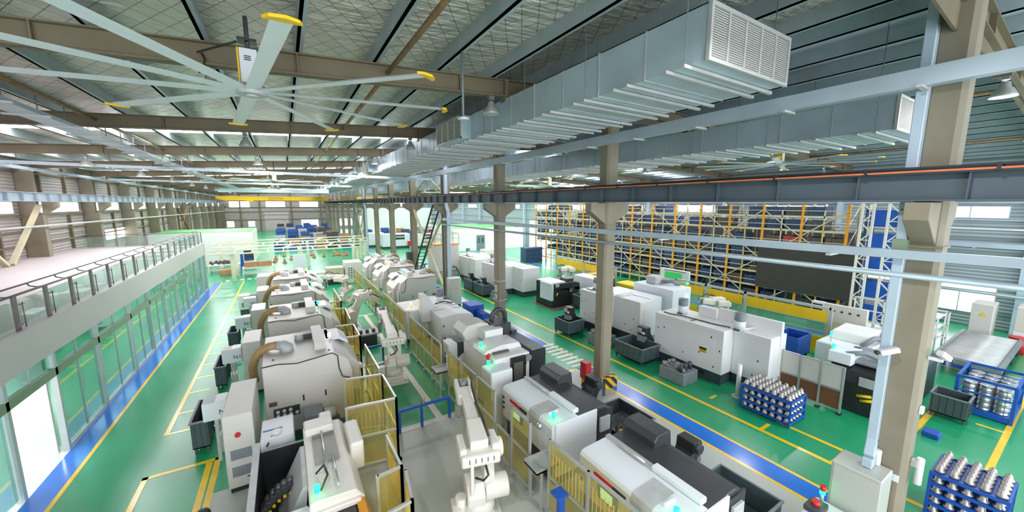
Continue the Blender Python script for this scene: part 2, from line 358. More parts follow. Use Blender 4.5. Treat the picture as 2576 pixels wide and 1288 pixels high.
for x0, x1, z0, z1 in ((-11.3, -7.2, 6.1, 7.5), (-3.8, 0.35, 6.1, 7.5), (3.7, 8.0, 6.1, 7.5), (-12.1, -10.7, 1.2, 2.7), (-7.8, -6.45, 1.2, 2.6), (3.8, 7.8, 0.75, 2.7),
                       (12.5, 16.5, 6.1, 7.5), (20, 24, 6.1, 7.5), (27.5, 31.5, 6.1, 7.5), (12.8, 16.4, 0.9, 2.8), (18.5, 21, 0.9, 3.4), (24.5, 27.5, 0.9, 2.8)): window('F', x0, x1, z0, z1, 3)
for y0, y1 in ((-1.5, 0.9), (3.1, 7.1), (11.2, 15.2), (19.2, 23.2), (27.2, 31.2), (35.4, 39.2), (43.5, 47.5), (52, 56), (60, 64), (68, 72)): window('R', y0, y1, 6.22, 6.82, 3)
window('R', 3.05, 5.6, 0.8, 2.0, 2); window('R', 3.05, 5.6, 2.12, 2.5, 1); window('R', 6.4, 9.3, 2.1, 2.6, 1); window('R', 6.4, 9.3, 0.9, 2.0, 2)
window('R', 36.2, 41.0, 0.05, 4.3, 4); window('R', 41.4, 49.0, 0.05, 4.3, 4)
st('door_1', MB().box(-4.3, Y1-0.08, 0, 0.95, Y1, 4.2).box(-4.5, Y1-0.2, 4.2, 1.15, Y1, 4.8), M['shutter'])
for x in (-9.2, -5.2, 1.7, 8.6, 18, 25.5):
    st('wall_post', MB().box(x-0.15, Y1-0.3, 0, x+0.15, Y1, zl(x)), M['rafter'])
for z in (2.9, 4.9, 6.0, 7.7): st('wall_girt', MB().box(XL, Y1-0.14, z, XR, Y1-0.01, z+0.12), M['rafter'])
for k, y in enumerate(CY):
    if y > 26:
        st('wall_post', MB().box(XL+0.02, y-0.2, 0, XL+0.9, y+0.2, 6.3).box(XL+0.02, y-0.16, 6.3, XL+0.7, y+0.16, zl(XL)).prism([(XL+0.9, 6.3), (XL+0.9, 7.1), (XL+1.55, 7.1), (XL+1.55, 6.8)], 'y', y-0.16, y+0.16), M['pillar'], None, 0.01)
    for j, yy in enumerate((y+2.2, y+5.4)):
        if y > 20: st('wall_stud', MB().box(XL+0.01, yy-0.08, 0, XL+0.16, yy+0.08, 6.3).box(XL+0.01, yy-0.08, 7.3, XL+0.16, yy+0.08, zl(XL)), M['rafter'])
    st('wall_post', MB().box(XR-0.45, y+0.25, 0, XR-0.02, y+0.55, zl(XR)), M['downspout'])
for z in (4.5, 5.3, 6.2, 7.3, 8.8): st('wall_girt', MB().box(XL+0.01, Y0, z, XL+0.14, Y1, z+0.1), M['rafter'])
for z in (2.6, 3.6, 4.6, 6.05, 7.0): st('wall_girt', MB().box(XR-0.14, Y0, z, XR-0.01, Y1, z+0.1), M['tray'])
st('wall_brace', MB().bar((-12.35, 33.5, 6.9), (-12.2, 29.6, 3.86), 0.22, 0.14).bar((-12.35, 25.9, 6.9), (-12.2, 29.2, 3.86), 0.22, 0.14), M['cream'])
st('wall_brace', MB().bar((-12.3, 66, 6.9), (-12.3, 73.5, 2.5), 0.2, 0.12).bar((-12.3, 73.5, 6.9), (-12.3, 66, 2.5), 0.2, 0.12), M['rust'])
# central pillars with crane corbels
for k, y in enumerate(CY):
    steel = k >= 3
    if steel:
        mb = MB().box(XC-0.25, y-0.22, 0, XC+0.25, y-0.19, 10.5).box(XC-0.25, y+0.19, 0, XC+0.25, y+0.22, 10.5).box(XC-0.03, y-0.19, 0, XC+0.03, y+0.19, 10.5)
    else:
        mb = MB().prism([(XC-0.27, y-0.17), (XC-0.2, y-0.24), (XC+0.2, y-0.24), (XC+0.27, y-0.17), (XC+0.27, y+0.17), (XC+0.2, y+0.24), (XC-0.2, y+0.24), (XC-0.27, y+0.17)], 'z', 0, 10.5)
    p = st('pillar', mb, M['pillar'])
    for s in (-1, 1):
        MB().prism([(XC+s*0.24, 6.25), (XC+s*0.24, 7.02), (XC+s*0.95, 7.02), (XC+s*0.95, 6.72)], 'y', y-0.16, y+0.16).build('corbel', M['pillar'], p, 0.01)
    MB().box(XC-0.29, y-0.26, 6.2, XC+0.29, y+0.26, 6.24).build('collar', M['pillar'], p)
    if k in (1, 6):
        MB().box(XC-0.42, y-0.42, 0, XC+0.42, y+0.42, 0.42).build('base_guard', M['hazard'], p)
    if k == 2:
        for z in (1.6, 2.7): MB().box(XC-0.3, y-0.27, z, XC+0.3, y+0.27, z+0.03).build('clamp_band', M['channel'], p)
# crane runways
def ibeam_y(x, z0, z1, w, y0, y1, stiff, side):
    mb = MB().box(x-0.015, y0, z0, x+0.015, y1, z1).box(x-w/2, y0, z0, x+w/2, y1, z0+0.025).box(x-w/2, y0, z1-0.025, x+w/2, y1, z1)
    y = y0+0.6
    while y < y1: mb.box(x-w/2+0.02, y-0.008, z0, x+w/2-0.02, y+0.008, z1); y += stiff
    return mb
st('crane_beam', ibeam_y(9.42, 7.04, 7.52, 0.34, -6, 112, 1.34, -1), M['crane_beam'])
st('crane_beam', ibeam_y(10.78, 7.04, 7.52, 0.34, -6, 112, 1.34, 1), M['crane_beam'])
st('crane_beam', ibeam_y(-11.95, 7.12, 7.62, 0.34, 10, 112, 1.34, 1), M['tray'])
st('crane_rail', MB().box(9.36, -6, 7.52, 9.48, 112, 7.60), M['rail_black']); st('crane_rail', MB().box(10.72, -6, 7.52, 10.84, 112, 7.60), M['rail_black'])
t = thing('conductor_rail', 'orange and black conductor rail running along the near crane beam', 'conductor rail', (9.2, 0, 7.52))
MB().box(-0.03, -6, 0.0, 0.03, 110, 0.03).build('conductor_bar', M['copper'], t)
MB().box(-0.035, -6, 0.06, 0.02, 110, 0.09).build('cover_strip', M['rail_black'], t)
for k in range(40): MB().box(-0.04, -5+1.5*k, -0.02, 0.2, -4.96+1.5*k, 0.1).build('bracket', M['rail_black'], t)
# mezzanine over the glazed office
st('mezzanine', MB().box(XL+0.05, 4, 3.05, -5.82, 38.3, 3.8), M['mezz'])
st('trim_4', MB().box(-5.82, 4, 2.92, -5.72, 38.4, 3.86).box(XL+0.05, 38.3, 2.92, -5.72, 38.4, 3.86), M['fascia'])
PY_ = [9.0, 12.75, 14.92, 17.7, 20.85, 23.4, 26.0, 28.6, 31.35, 34.3, 36.8, 38.25]
for y in PY_: st('wall_post', MB().box(-5.85, y-0.06, 0, -5.71, y+0.06, 2.92), M['frame'])
st('trim_5', MB().box(-5.85, 4, 2.28, -5.71, 31.4, 2.5), M['beamgreen'])
st('trim_6', MB().box(-5.84, 15, 0, -5.73, 38.3, 0.12), M['frame'])
gi = 0
for a, b in zip(PY_[:-1], PY_[1:]):
    n = 2 if b-a < 3 else 2
    for z0, z1 in (((0.12, 2.28), (2.5, 2.92)) if b < 31.5 else ((0.12, 2.92),)):
        if z0 < 1 and 14 < b < 15: continue
        for j in range(n):
            y0 = a+0.09+(b-a-0.18)*j/n; y1 = a+0.09+(b-a-0.18)*(j+1)/n
            gi += 1; o = st('window_%d' % (100+gi), MB().box(-5.795, y0, z0, -5.785, y1, z1), M['glass'])
            if j: MB().box(-5.81, y0-0.02, z0, -5.765, y0+0.02, z1).build('mullion', M['frame'], o)
st('window_180', MB().box(-12.9, 38.24, 0.1, -5.9, 38.26, 2.9), M['glass'])
st('wall_inner', MB().box(-12.9, 6, 0, -12.8, 38, 3.0), M['wall']); st('wall_inner', MB().box(-12.8, 21.0, 0, -8.5, 21.1, 3.0).box(-12.8, 29.6, 0, -7.2, 29.7, 3.0).box(-9.3, 14.9, 0, -5.95, 15.0, 2.9), M['wall'])
for k, y in enumerate((8, 11, 14, 17.5, 20, 23.5, 26.5, 31, 35)):
    for x in (-7.6, -10.6):
        o = MB().box(x-0.6, y-0.3, 3.0, x+0.6, y+0.3, 3.03).build('ceiling_light', M['ceil_light']); tag(o, 'lit flat ceiling panel inside the glazed office under the mezzanine', 'ceiling light', 'office ceiling lights')
# the two white side rooms with green roofs
def room(x0, y0, x1, y1, h, nm):
    st(nm, MB().box(x0, y0, 0, x1, y1, h), M['wall'], None, 0.02); st('trim_7', MB().box(x0+0.06, y0+0.06, h, x1-0.06, y1-0.06, h+0.03), M['wgreen'])
room(-12.3, 52.5, -3.3, 60.5, 3.75, 'wall_room'); room(20.6, 50, 32.8, 62, 3.3, 'wall_room')
o = st('door_2', MB().box(24.4, 49.9, 0, 25.75, 50, 2.3), M['door_grey']); MB().box(24.55, 49.88, 1.1, 24.9, 49.9, 1.9).box(25.2, 49.88, 1.1, 25.55, 49.9, 1.9).build('glazing', M['glass'], o)
st('wall_room', MB().box(14.5, 86, 0, 30, 87, 6.0), M['wall'])

# ================================================================== OVERHEAD
def duct(label, x0, x1, z0, z1, ya, yb, n_bars, grille):
    t = thing('air_duct', label, 'air duct', ((x0+x1)/2, ya, z0)); w = (x1-x0)/2; h = z1-z0
    MB().box(-w, 0, 0, w, yb-ya, h).build('duct_run', M['duct'], t)
    mb = MB(); y = 1.15; k = 0
    while y < yb-ya:
        e = 0.02 if k % 2 else 0.012
        mb.box(-w-e, y-0.015, -e, w+e, y+0.015, h+e); y += 1.15; k += 1
    mb.build('seam_flange', M['channel'], t)
    for k in range(n_bars):
        y = 0.25+1.15*(k//2)+(0.33 if k % 2 else 0)
        o = MB().box(-w-0.16, y, -0.065, w+0.16, y+0.06, -0.012).build('hanger_bar', M['channel'], t)
        if k % 4 == 0:
            for s in (-1, 1): MB().cyl((s*(w+0.12), y+0.03, -0.03), (s*(w+0.12), y+0.03, zl((x0+x1)/2+s*w)-z0+0.365), 0.009, n=6).build('hanger_rod', M['mgrey'], o)
    g = MB().box(-w+0.04, -0.03, 0.04, w-0.04, -0.005, h-0.04).build('grille', M['louvre' if grille else 'grille_pink'], t)
    f = MB(); f.box(-w-0.02, -0.06, -0.02, w+0.02, 0, 0.04).box(-w-0.02, -0.06, h-0.04, w+0.02, 0, h+0.02).box(-w-0.02, -0.06, 0.04, -w+0.04, 0, h-0.04).box(w-0.04, -0.06, 0.04, w+0.02, 0, h-0.04)
    for i in range(1, 5 if grille else 1): x = -w+2*w*i/5; f.box(x-0.022, -0.05, 0.04, x+0.022, -0.02, h-0.04)
    f.build('grille_frame', M['channel'], g)
    return t
d1 = duct('large galvanized air duct over the machines with louvred end grille, nearest the camera', 5.7, 8.2, 9.19, 10.0, 3.6, 111, 90, True)
d2 = duct('galvanized air duct beyond the pillars with a pinkish end grille', 12.0, 14.5, 8.68, 9.42, 2.92, 111, 90, False)
for k, y in enumerate((12.0, 28.0, 44.0)):   # side outlets of the near duct
    b = MB().box(-1.25-0.35, y-3.6, 0.02, -1.25, y-3.6+2.4, 0.78).build('side_outlet', M['duct'], d1)
    MB().box(-1.61, y-3.55, 0.06, -1.6, y-3.6+2.35, 0.74).build('grille', M['louvre'], b)
    f = MB().box(-1.64, y-3.6, 0.02, -1.6, y-1.2, 0.07).box(-1.64, y-3.6, 0.73, -1.6, y-1.2, 0.78)
    for i in range(5): f.box(-1.64, y-3.6+0.585*i, 0.02, -1.6, y-3.56+0.585*i, 0.78)
    f.build('grille_frame', M['channel'], b)
t = thing('air_duct', 'pale cross duct far down the hall above the yellow crane', 'air duct', (-0.9, 60, 8.45))
MB().box(-6, -0.35, 0, 6.6, 0.35, 0.55).build('duct_run', M['duct'], t)
mb = MB(); [mb.box(-6+1.2*k, -0.37, -0.02, -5.97+1.2*k, 0.37, 0.57) for k in range(11)]; mb.build('seam_flange', M['channel'], t)
for x in (-4, 0, 4): MB().cyl((x, 0, 0.55), (x, 0, zl(x-0.9)+0.37-8.45), 0.015, n=6).build('hanger_rod', M['mgrey'], t)
# cable trays
def tray(label, p, q, w, h, m='tray', cl=2.4, rod=True):
    t = thing('cable_tray', label, 'cable tray', p); d = Vector(q)-Vector(p); L = d.length; u = d.normalized()
    MB().bar((0, 0, 0), d, w, h).build('trough', M[m], t)
    n = int(L/cl)
    for k in range(min(n, 40)):
        c = u*(cl*(k+0.5)); a = Vector((-u.y, u.x, 0))
        MB().bar(c-a*(w/2+0.14)+Vector((0, 0, -h/2-0.02)), c+a*(w/2+0.14)+Vector((0, 0, -h/2-0.02)), 0.08, 0.04).build('support_bar', M['channel'], t)
        top = Vector(p)+c
        if rod and not 5.2 < top.x:
            MB().cyl(c+a*(w/2+0.1)+Vector((0, 0, -h/2)), c+a*(w/2+0.1)+Vector((0, 0, max(0.2, zl(top.x)-top.z))), 0.012, n=6).build('hanger_rod', M['mgrey'], t)
    return t
tray('wide pale cable tray clamped high along the middle pillars just under the ducts', (9.45, -3, 9.12), (9.45, 108, 9.12), 0.22, 0.30, cl=2.0, rod=False)
tray('long pale cable tray hung under the roof, left of the near ceiling fan', (-5.0, 10, 9.15), (-5.0, 58, 8.95), 0.5, 0.1, cl=1.5)
tray('white cable tray crossing the left bay from the left wall to the air duct', (-11.7, 26.3, 8.86), (9.3, 26.3, 8.72), 0.22, 0.14, cl=3)
tray('white cable tray along the top of the left wall', (-12.0, 14, 9.0), (-12.0, 108, 8.6), 0.2, 0.16, cl=4, rod=False)
tray('second white cable tray crossing the left bay, further down the hall', (-11.7, 42.3, 8.9), (9.3, 42.3, 8.75), 0.22, 0.14, cl=3)
tray('pale blue cable tray strung between the pillars below the crane beam', (9.6, -3, 6.12), (9.6, 25, 5.9), 0.14, 0.16, cl=4, rod=False)
tray('blue-grey cable tray running along the right wall behind the nearest pillar', (32.7, -2, 4.72), (32.7, 12, 4.72), 0.14, 0.26, cl=4, rod=False)
def pipe(label, pts, r, m='pipe'):
    o = MB().tube(pts, r).build('pipe', M[m]); return tag(o, label, 'pipe')
pipe('grey pipe strung between the pillars below the pale blue cable tray', [(9.72, -3, 5.72), (9.72, 25.6, 5.5)], 0.055)
pipe('thin pipe running along the whole left wall below its windows', [(-12.1, 18, 5.78), (-12.1, 110, 5.25)], 0.06, 'channel')
pipe('thin white pipe running along the right wall above the cable tray', [(32.6, -2, 5.62), (32.6, 40, 5.62)], 0.05, 'channel')
pipe('thick grey pipe running low along the right wall below the cable tray', [(32.6, -2, 2.1), (32.6, 12, 2.1)], 0.08)
# downspouts beside pillars
def spout(label, x, y, pts, w):
    t = thing('downspout', label, 'downspout', (x, y, 0))
    for a, b in zip(pts[:-1], pts[1:]): MB().bar(a, b, w, w*0.8, up=(0, 1, 0)).build('pipe_length', M['downspout'], t, 0.01)
    return t
s1 = spout('pale blue downspout on the nearest pillar at the right, bending to a grey cabinet', 9.73, 2.05, [(0, 0, 10.4), (0, 0, 6.9), (0.06, 0, 6.5), (0.06, 0, 2.3), (-0.25, -0.05, 2.05), (-0.25, -0.05, 1.86)], 0.19)
MB().cbox(0.02, 0, 6.2, 0.24, 0.2, 0.3).build('joint_band', M['beamgreen'], s1)
spout('white downspout with a dog-leg on the pillar beside the steel ladder', 9.98, 25.42, [(0, 0, 10.4), (0, 0, 6.9), (0.16, 0.0, 6.4), (0.16, 0.0, 1.3), (0.3, 0.0, 0.9), (0.3, 0.0, 0.0)], 0.24)
spout('grey downspout with a dog-leg on a far pillar near the second ladder', 9.95, 57.4, [(0, 0, 10.4), (0, 0, 6.9), (0.2, 0.0, 6.4), (0.2, 0.0, 0.0)], 0.24)
# high-bay lamps: bell shade on a bracket under a roof beam
def lamp(on):
    t = thing('high_bay_lamp', 'x', 'lamp')
    MB().rev([(0.05, 0.36), (0.09, 0.34), (0.10, 0.24), (0.15, 0.19), (0.215, 0.06), (0.24, 0.0), (0.228, 0.0), (0.2, 0.06), (0.13, 0.18)], 0, 0, 20).build('lamp_shade', M['lamp_shade'], t)
    MB().cyl((0, 0, 0.34), (0, 0, 0.42), 0.02, n=8).box(-0.08, -0.06, 0.40, 0.08, 0.06, 0.5).box(-0.02, -0.02, 0.5, 0.02, 0.02, 0.53).build('bracket', M['mgrey'], t)
    MB().cyl((0, 0, 0.03), (0, 0, 0.045), 0.205, n=20).build('lens', M['lamp_on' if on else 'lamp_off'], t)
    if on:
        L = bpy.data.lights.new('lamp_light', 'AREA'); L.shape = 'DISK'; L.size = 0.42; L.energy = LAMP_W; L.color = (0.97, 0.97, 1.0)
        o = bpy.data.objects.new('lamp_light', L); COL.objects.link(o); o.parent = t; o.location = (0, 0, 0.0)
    return t
LON, LOFF = lamp(True), lamp(False); first = {True: True, False: True}
rows = [(-7.8, 'left row of the left bay'), (-1.05, 'middle row of the left bay'), (5.3, 'row beside the near air duct'), (15.0, 'row beside the far air duct'), (21.9, 'middle row of the right bay'), (28.4, 'row by the right wall')]
for k, y in enumerate(CY[:12]):
    for x, nm in rows:
        on = k >= 3 or x > 14 or k == 0
        if (k == 1 and x == 15.0) or (k == 0 and x < 10): on = (k == 0 and x < 10)
        src = LON if on else LOFF; z = zl(x)-0.97
        lab = '%s bell lamp, %s, under the %s roof beam' % ('lit' if on else 'unlit', nm, ORD[k])
        if first[on]: first[on] = False; o = src; o.location = (x, y, z); o['label'] = lab
        else: o = dup(src, (x, y, z), lab)
        o['group'] = 'high-bay lamps'
# ceiling fans with ten long blades
def fan(label, x, y, z, a0, box_txt=False):
    t = thing('ceiling_fan', label, 'ceiling fan', (x, y, z), R(a0)); ia = -R(a0)
    def rot(px, py, pz): return (px*math.cos(ia)-py*math.sin(ia), px*math.sin(ia)+py*math.cos(ia), pz)
    h = zl(x)-z
    mb = MB(); mb.box(-0.13, -0.1, 0.12, 0.13, 0.1, 0.72); mb.v = [rot(*p) for p in mb.v]; m = mb.build('motor_housing', M['cool'], t, 0.01)
    mb = MB().box(-0.16, -0.11, 0.13, -0.135, 0.1, 0.71); mb.v = [rot(*p) for p in mb.v]; mb.build('side_cover', M['yellow'], m)
    mb = MB(); [mb.box(-0.06, -0.108, 0.58-0.03*i, 0.04, -0.1, 0.594-0.03*i) for i in range(3)]; mb.v = [rot(*p) for p in mb.v]; mb.build('vent_slot', M['black'], m)
    MB().cyl((0, 0, 0.7), (0, 0, h), 0.035, n=10).build('down_rod', M['dgrey'], t)
    mb = MB().box(-0.14, -0.12, 0.84, 0.14, 0.12, 0.88); mb.v = [rot(*p) for p in mb.v]; mb.build('mount_plate', M['black'], t)
    MB().cyl((0, 0, -0.03), (0, 0, 0.13), 0.22, n=20).cyl((0, 0, -0.06), (0, 0, -0.03), 0.1, n=16).build('hub', M['lgrey'], t)
    for k in range(10):
        a = 2*math.pi*k/10; u = Vector((math.cos(a), math.sin(a), 0)); n_ = Vector((-u.y, u.x, 0)); mb = MB(); pts = []
        for r in (0.18, 3.35):
            for s, dz in ((-0.115, -0.012), (-0.05, 0.022), (0.04, 0.024), (0.115, 0.008), (0.04, 0.0), (-0.05, -0.006)):
                pts.append(u*r+n_*s+Vector((0, 0, 0.03+dz*1.2)))
        mb.add(pts, [(i, (i+1) % 6, 6+(i+1) % 6, 6+i) for i in range(6)]+[(5, 4, 3, 2, 1, 0), (6, 7, 8, 9, 10, 11)])
        b = mb.build('blade', M['cool'], t)
        mb = MB(); e = u*3.35
        poly = [e+n_*s*0.15+u*d for s, d in ((-1.25, -0.02), (-0.9, 0.07), (0.1, 0.13), (1.0, 0.10), (1.25, 0.04))]
        mb.add([p+Vector((0, 0, 0.0)) for p in poly]+[p+Vector((0, 0, 0.035)) for p in poly], [(0, 1, 2, 3, 4), (9, 8, 7, 6, 5)]+[(i, (i+1) % 5, 5+(i+1) % 5, 5+i) for i in range(5)])
        mb.build('blade_tip', M['yellow'], b)
    return t
f0 = fan('big ten-blade ceiling fan with yellow blade tips, nearest, at the upper left', -0.33, 8.25, 8.92, -10)
f1 = fan('second ceiling fan down the left bay, small below the white cross tray', -0.42, 33.8, 8.65, 8)
fan('third and farthest ceiling fan of the left bay, before the cross duct', -0.4, 53.8, 8.75, 4)
fan('ceiling fan beyond the pillars at the right, with a yellow motor cover', 19.6, 8.4, 8.75, 20)
fan('ceiling fan in the middle of the right bay seen between two pillars', 19.6, 25.8, 8.45, 5)
fan('farthest ceiling fan in the right bay', 19.6, 49.8, 8.5, 12)
o = pipe('black cable rod stretched from the roof purlin to the near fan', [(-0.5, 8.42, 9.8), (-1.14, 9.2, 9.75)], 0.02, 'cable')
o = MB().tube([(-1.16, 9.75, 9.95), (-1.1, 9.7, 9.8), (-1.12, 9.64, 9.62), (-1.2, 9.62, 9.5)], 0.018).build('cable', M['cable']); tag(o, 'dark cable looped over the nearest roof beam left of the fan', 'cable')
t = thing('sensor_lamp', 'thin grey drop rod with a white disc at its end beside the near duct', 'sensor', (3.7, 8.2, 8.95))
MB().cyl((0, 0, 0.02), (0, 0, 1.46), 0.028, n=10).build('drop_rod', M['mgrey'], t); MB().rev([(0.001, 0.03), (0.08, 0.03), (0.14, 0.0), (0.12, -0.02), (0.001, -0.02)], 0, 0).build('disc', M['white'], t)
# overhead travelling cranes
def crane(label, x0, x1, y, z, txt):
    t = thing('overhead_crane', label, 'crane', ((x0+x1)/2, y, z)); w = (x1-x0)/2
    MB().prism([(-w, 0.35), (-w+1.6, 0), (w-1.6, 0), (w, 0.35), (w, 0.9), (-w, 0.9)], 'y', -0.25, 0.25).build('girder', M['yellow'], t)
    for s in (-1, 1):
        e = MB().cbox(s*(w+0.1), 0, 0.25, 0.3, 2.6, 0.4).build('end_truck', M['crate_red'], t, 0.03)
        for d in (-0.9, 0.9): MB().cyl((s*(w+0.1)-0.08, d, 0.18), (s*(w+0.1)+0.08, d, 0.18), 0.16).build('wheel', M['dgrey'], e)
    h = MB().box(-w*0.45-0.6, -0.5, -0.28, -w*0.45+0.6, 0.4, 0.0).build('hoist', M['yellow'], t, 0.03)
    if txt: text('lettering', txt, 0.62, M['crate_red'], t, (0, -0.26, 0.45), (R(90), 0, 0))
    return t
crane('yellow overhead crane with red lettering spanning the left bay in the distance', -11.85, 9.32, 98, 7.62, 'BOHONG')
crane('second yellow overhead crane, in the right bay behind the far pillars', 11.0, 32.6, 96, 7.6, None)
# railing on the mezzanine edge
t = thing('glass_railing', 'glass railing with grey steel handrail along the mezzanine edge', 'railing', (-5.9, 4, 3.8))
ys = [1.4+1.452*k for k in range(24)]
MB().tube([(0, 0, 0.92), (0, 34.4, 0.92)], 0.03).build('handrail', M['rail'], t)
MB().tube([(-0.32, 0, 1.02), (-0.32, 34.4, 1.02)], 0.024).build('upper_handrail', M['rail'], t)
for k, y in enumerate(ys):
    p = MB().box(-0.025, y-0.07, 0.0, 0.025, y+0.07, 0.9).build('post', M['rail'], t)
    MB().tube([(0, y, 0.9), (-0.16, y, 0.9), (-0.28, y, 0.94), (-0.32, y, 1.02)], 0.018, 6).build('rail_arm', M['rail'], p)
    if k < 23:
        g = MB().box(-0.006, y+0.16, 0.1, 0.006, y+1.3, 0.8).build('glass_panel', M['clear'], t)
        MB().cyl((0.03, y+0.25, 0.06), (0.03, y+0.25, 0.72), 0.012, n=6).cyl((-0.02, y+0.2, 0.66), (0.03, y+0.34, 0.66), 0.012, n=6).cyl((-0.02, y+0.2, 0.16), (0.03, y+0.34, 0.16), 0.012, n=6).build('clamp_rod', M['rail'], g)
MB().box(-6.4, 34.28, 0.1, -0.1, 34.3, 0.8).build('end_glass_panel', M['clear'], t); MB().tube([(-6.5, 34.4, 0.92), (0, 34.4, 0.92)], 0.03).build('end_handrail', M['rail'], t)
# ladders and X bracing between pillars
def ladder(label, p, q, w, m):
    t = thing('ladder', label, 'ladder', p); d = Vector(q)-Vector(p); L = d.length; n = int(L/0.42)
    for s in (-1, 1): MB().bar(Vector((s*w/2, 0, 0)), d+Vector((s*w/2, 0, 0)), 0.05, 0.12, up=(1, 0, 0)).build('stile', M[m], t)
    for k in range(n):
        c = d*((k+0.7)/n); MB().bar(c-Vector((w/2, 0, 0)), c+Vector((w/2, 0, 0)), 0.05, 0.05).build('rung', M[m], t)
    return t
ladder('dark steel ladder leaning up to the crane beam between two pillars', (9.35, 31.9, 0), (9.35, 25.6, 6.9), 0.55, 'dgrey')
ladder('second steel ladder leaning to the crane beam, at a far pillar', (9.35, 64.5, 0), (9.35, 60.5, 6.9), 0.55, 'mgrey')
for k, (ya, yb) in enumerate(((25.8, 33.8), (57.8, 65.8))):
    st('pillar_brace', MB().bar((XC, ya+0.2, 0.2), (XC, yb-0.2, 6.4), 0.16, 0.16).bar((XC, yb-0.2, 0.2), (XC, ya+0.2, 6.4), 0.16, 0.16).bar((XC, ya+0.2, 7.7), (XC, (ya+yb)/2, 9.2), 0.12).bar((XC, yb-0.2, 7.7), (XC, (ya+yb)/2, 9.2), 0.12), M['cream'])

# ================================================================== MACHINES, LEFT BAY
def beacon(parent, p, m='led_g', h=0.3, name='signal_lamp'):
    o = MB().cyl((p[0], p[1], p[2]), (p[0], p[1], p[2]+h), 0.018, n=8).build('lamp_pole', M['lgrey'], parent)
    b = MB().cyl((p[0], p[1], p[2]+h), (p[0], p[1], p[2]+h+0.13), 0.05, n=12).build(name, M[m], o)
    return o
def gear_lathe(label, Y0, flip, sig='led_g', gauges=False, ox=0.0, group=None):
    t = thing('gear_lathe', label, 'lathe', (ox, Y0, 0), 0, group)
    K = dict(flip=flip)
    MB().prism([(-0.87, 0.18), (-0.87, 2.4), (1.02, 2.4), (1.4, 2.12), (1.5, 1.7), (1.5, 0.18)], 'y', 0, 2.7).build('body', M['beige'], t, 0.02, **K)
    MB().box(-0.8, 0.05, 0, 1.45, 2.65, 0.18).build('base', M['mgrey'], t, **K)
    MB().prism([(1.15, 2.28), (1.5, 2.06), (1.78, 1.72), (1.78, 0.8), (1.5, 0.8)], 'y', 0.45, 2.3).build('door_hood', M['beige'], t, 0.03, 2, **K)
    MB().prism([(0.9, 2.4), (1.35, 2.4), (1.6, 2.2), (1.6, 2.1), (1.3, 2.3), (0.9, 2.3)], 'y', 1.5, 2.55).build('sliding_cover', M['cool'], t, 0.02, **K)
    p = MB().box(-0.25, -0.012, 0.55, 0.95, 0.0, 1.75).build('front_panel', M['beige'], t, **K)
    for x in (0.1, 0.7): MB().box(x-0.02, -0.03, 1.1, x+0.02, -0.012, 1.28).build('handle', M['black'], p, **K)
    MB().box(-0.78, -0.012, 1.12, -0.58, 0.0, 1.25).build('name_plate', M['crate_brown'], t, **K)
    MB().box(-0.72, 0.1, 0.1, -0.6, 0.12, 0.12).box(1.5, 1.0, 1.3, 1.95, 1.25, 1.42).build('arm_bracket', M['white'], t, **K)
    e = MB().tube([(-0.25, 1.0, 2.38), (-0.25, 1.0, 2.5), (-0.33, 1.02, 2.58), (-0.5, 1.05, 2.6)], [0.21, 0.2, 0.17, 0.14], 14).build('exhaust_elbow', M['lgrey'], t, **K)
    MB().tube([(-0.48, 1.05, 2.6), (-0.7, 1.12, 2.58), (-0.95, 1.25, 2.44), (-1.12, 1.45, 2.15), (-1.22, 1.7, 1.8), (-1.24, 1.9, 1.4), (-1.22, 2.0, 1.2)], 0.125, 14).build('hose', M['hose'], t, **K)
    b = MB().box(0.5, 0.5, 2.4, 0.82, 2.4, 2.66).build('roof_box', M['beige'], t, 0.01, **K)
    MB().box(0.2, 1.75, 2.4, 0.5, 2.1, 2.6).cyl((0.15, 2.0, 2.5), (0.45, 2.0, 2.5), 0.1).build('motor', M['charcoal'], b, **K)
    MB().cyl((0.12, 1.8, 2.4), (0.12, 1.8, 2.62), 0.14, n=18).build('air_filter', M['lgrey'], t, **K)
    for x in (-0.6, 0.9): MB().cyl((x, 0.35, 2.4), (x, 0.35, 2.43), 0.03, n=8).build('lifting_eye', M['charcoal'], t, **K)
    o = MB().cyl((0.98, 1.0, 2.4), (0.98, 1.0, 2.62), 0.018, n=8).build('lamp_pole', M['lgrey'], t, **K); MB().cyl((0.98, 1.0, 2.62), (0.98, 1.0, 2.74), 0.05).build('signal_lamp', M[sig], o, **K)
    if gauges:
        g = MB().box(-0.68, -0.04, 0.72, -0.02, 0.0, 1.02).build('gauge_panel', M['dgrey'], t, **K)
        for i in range(4):
            for j in range(2):
                if i == 3 and j == 0: continue
                MB().cyl((-0.58+0.16*i, -0.055, 0.93-0.13*j), (-0.58+0.16*i, -0.04, 0.93-0.13*j), 0.05, n=14).build('gauge', M['white'], g, **K)
    MB().tube([(-0.87, -0.02, 2.36), (-0.5, -0.02, 2.38), (0, -0.02, 2.3), (0.5, -0.02, 2.36), (0.95, -0.02, 2.42), (1.1, -0.02, 2.3), (1.12, -0.03, 1.9), (1.2, -0.03, 1.6), (1.42, -0.03, 1.5)], 0.016, 6).build('cable', M['cable'], t, **K)
    return t
pos = [(12.24, 'nearest beige gear lathe of the left row, with gauge panel and big front face', True, 'led_w'), (16.96, 'second beige gear lathe in the left row with brown exhaust hose', False, 'led_g'),
       (21.9, 'third beige gear lathe in the left row with brown exhaust hose', False, 'led_g'), (26.4, 'fourth and farthest beige gear lathe in the left row', False, 'led_y')]
for y, lab, g, sg in pos: gear_lathe(lab, y, False, sg, g)
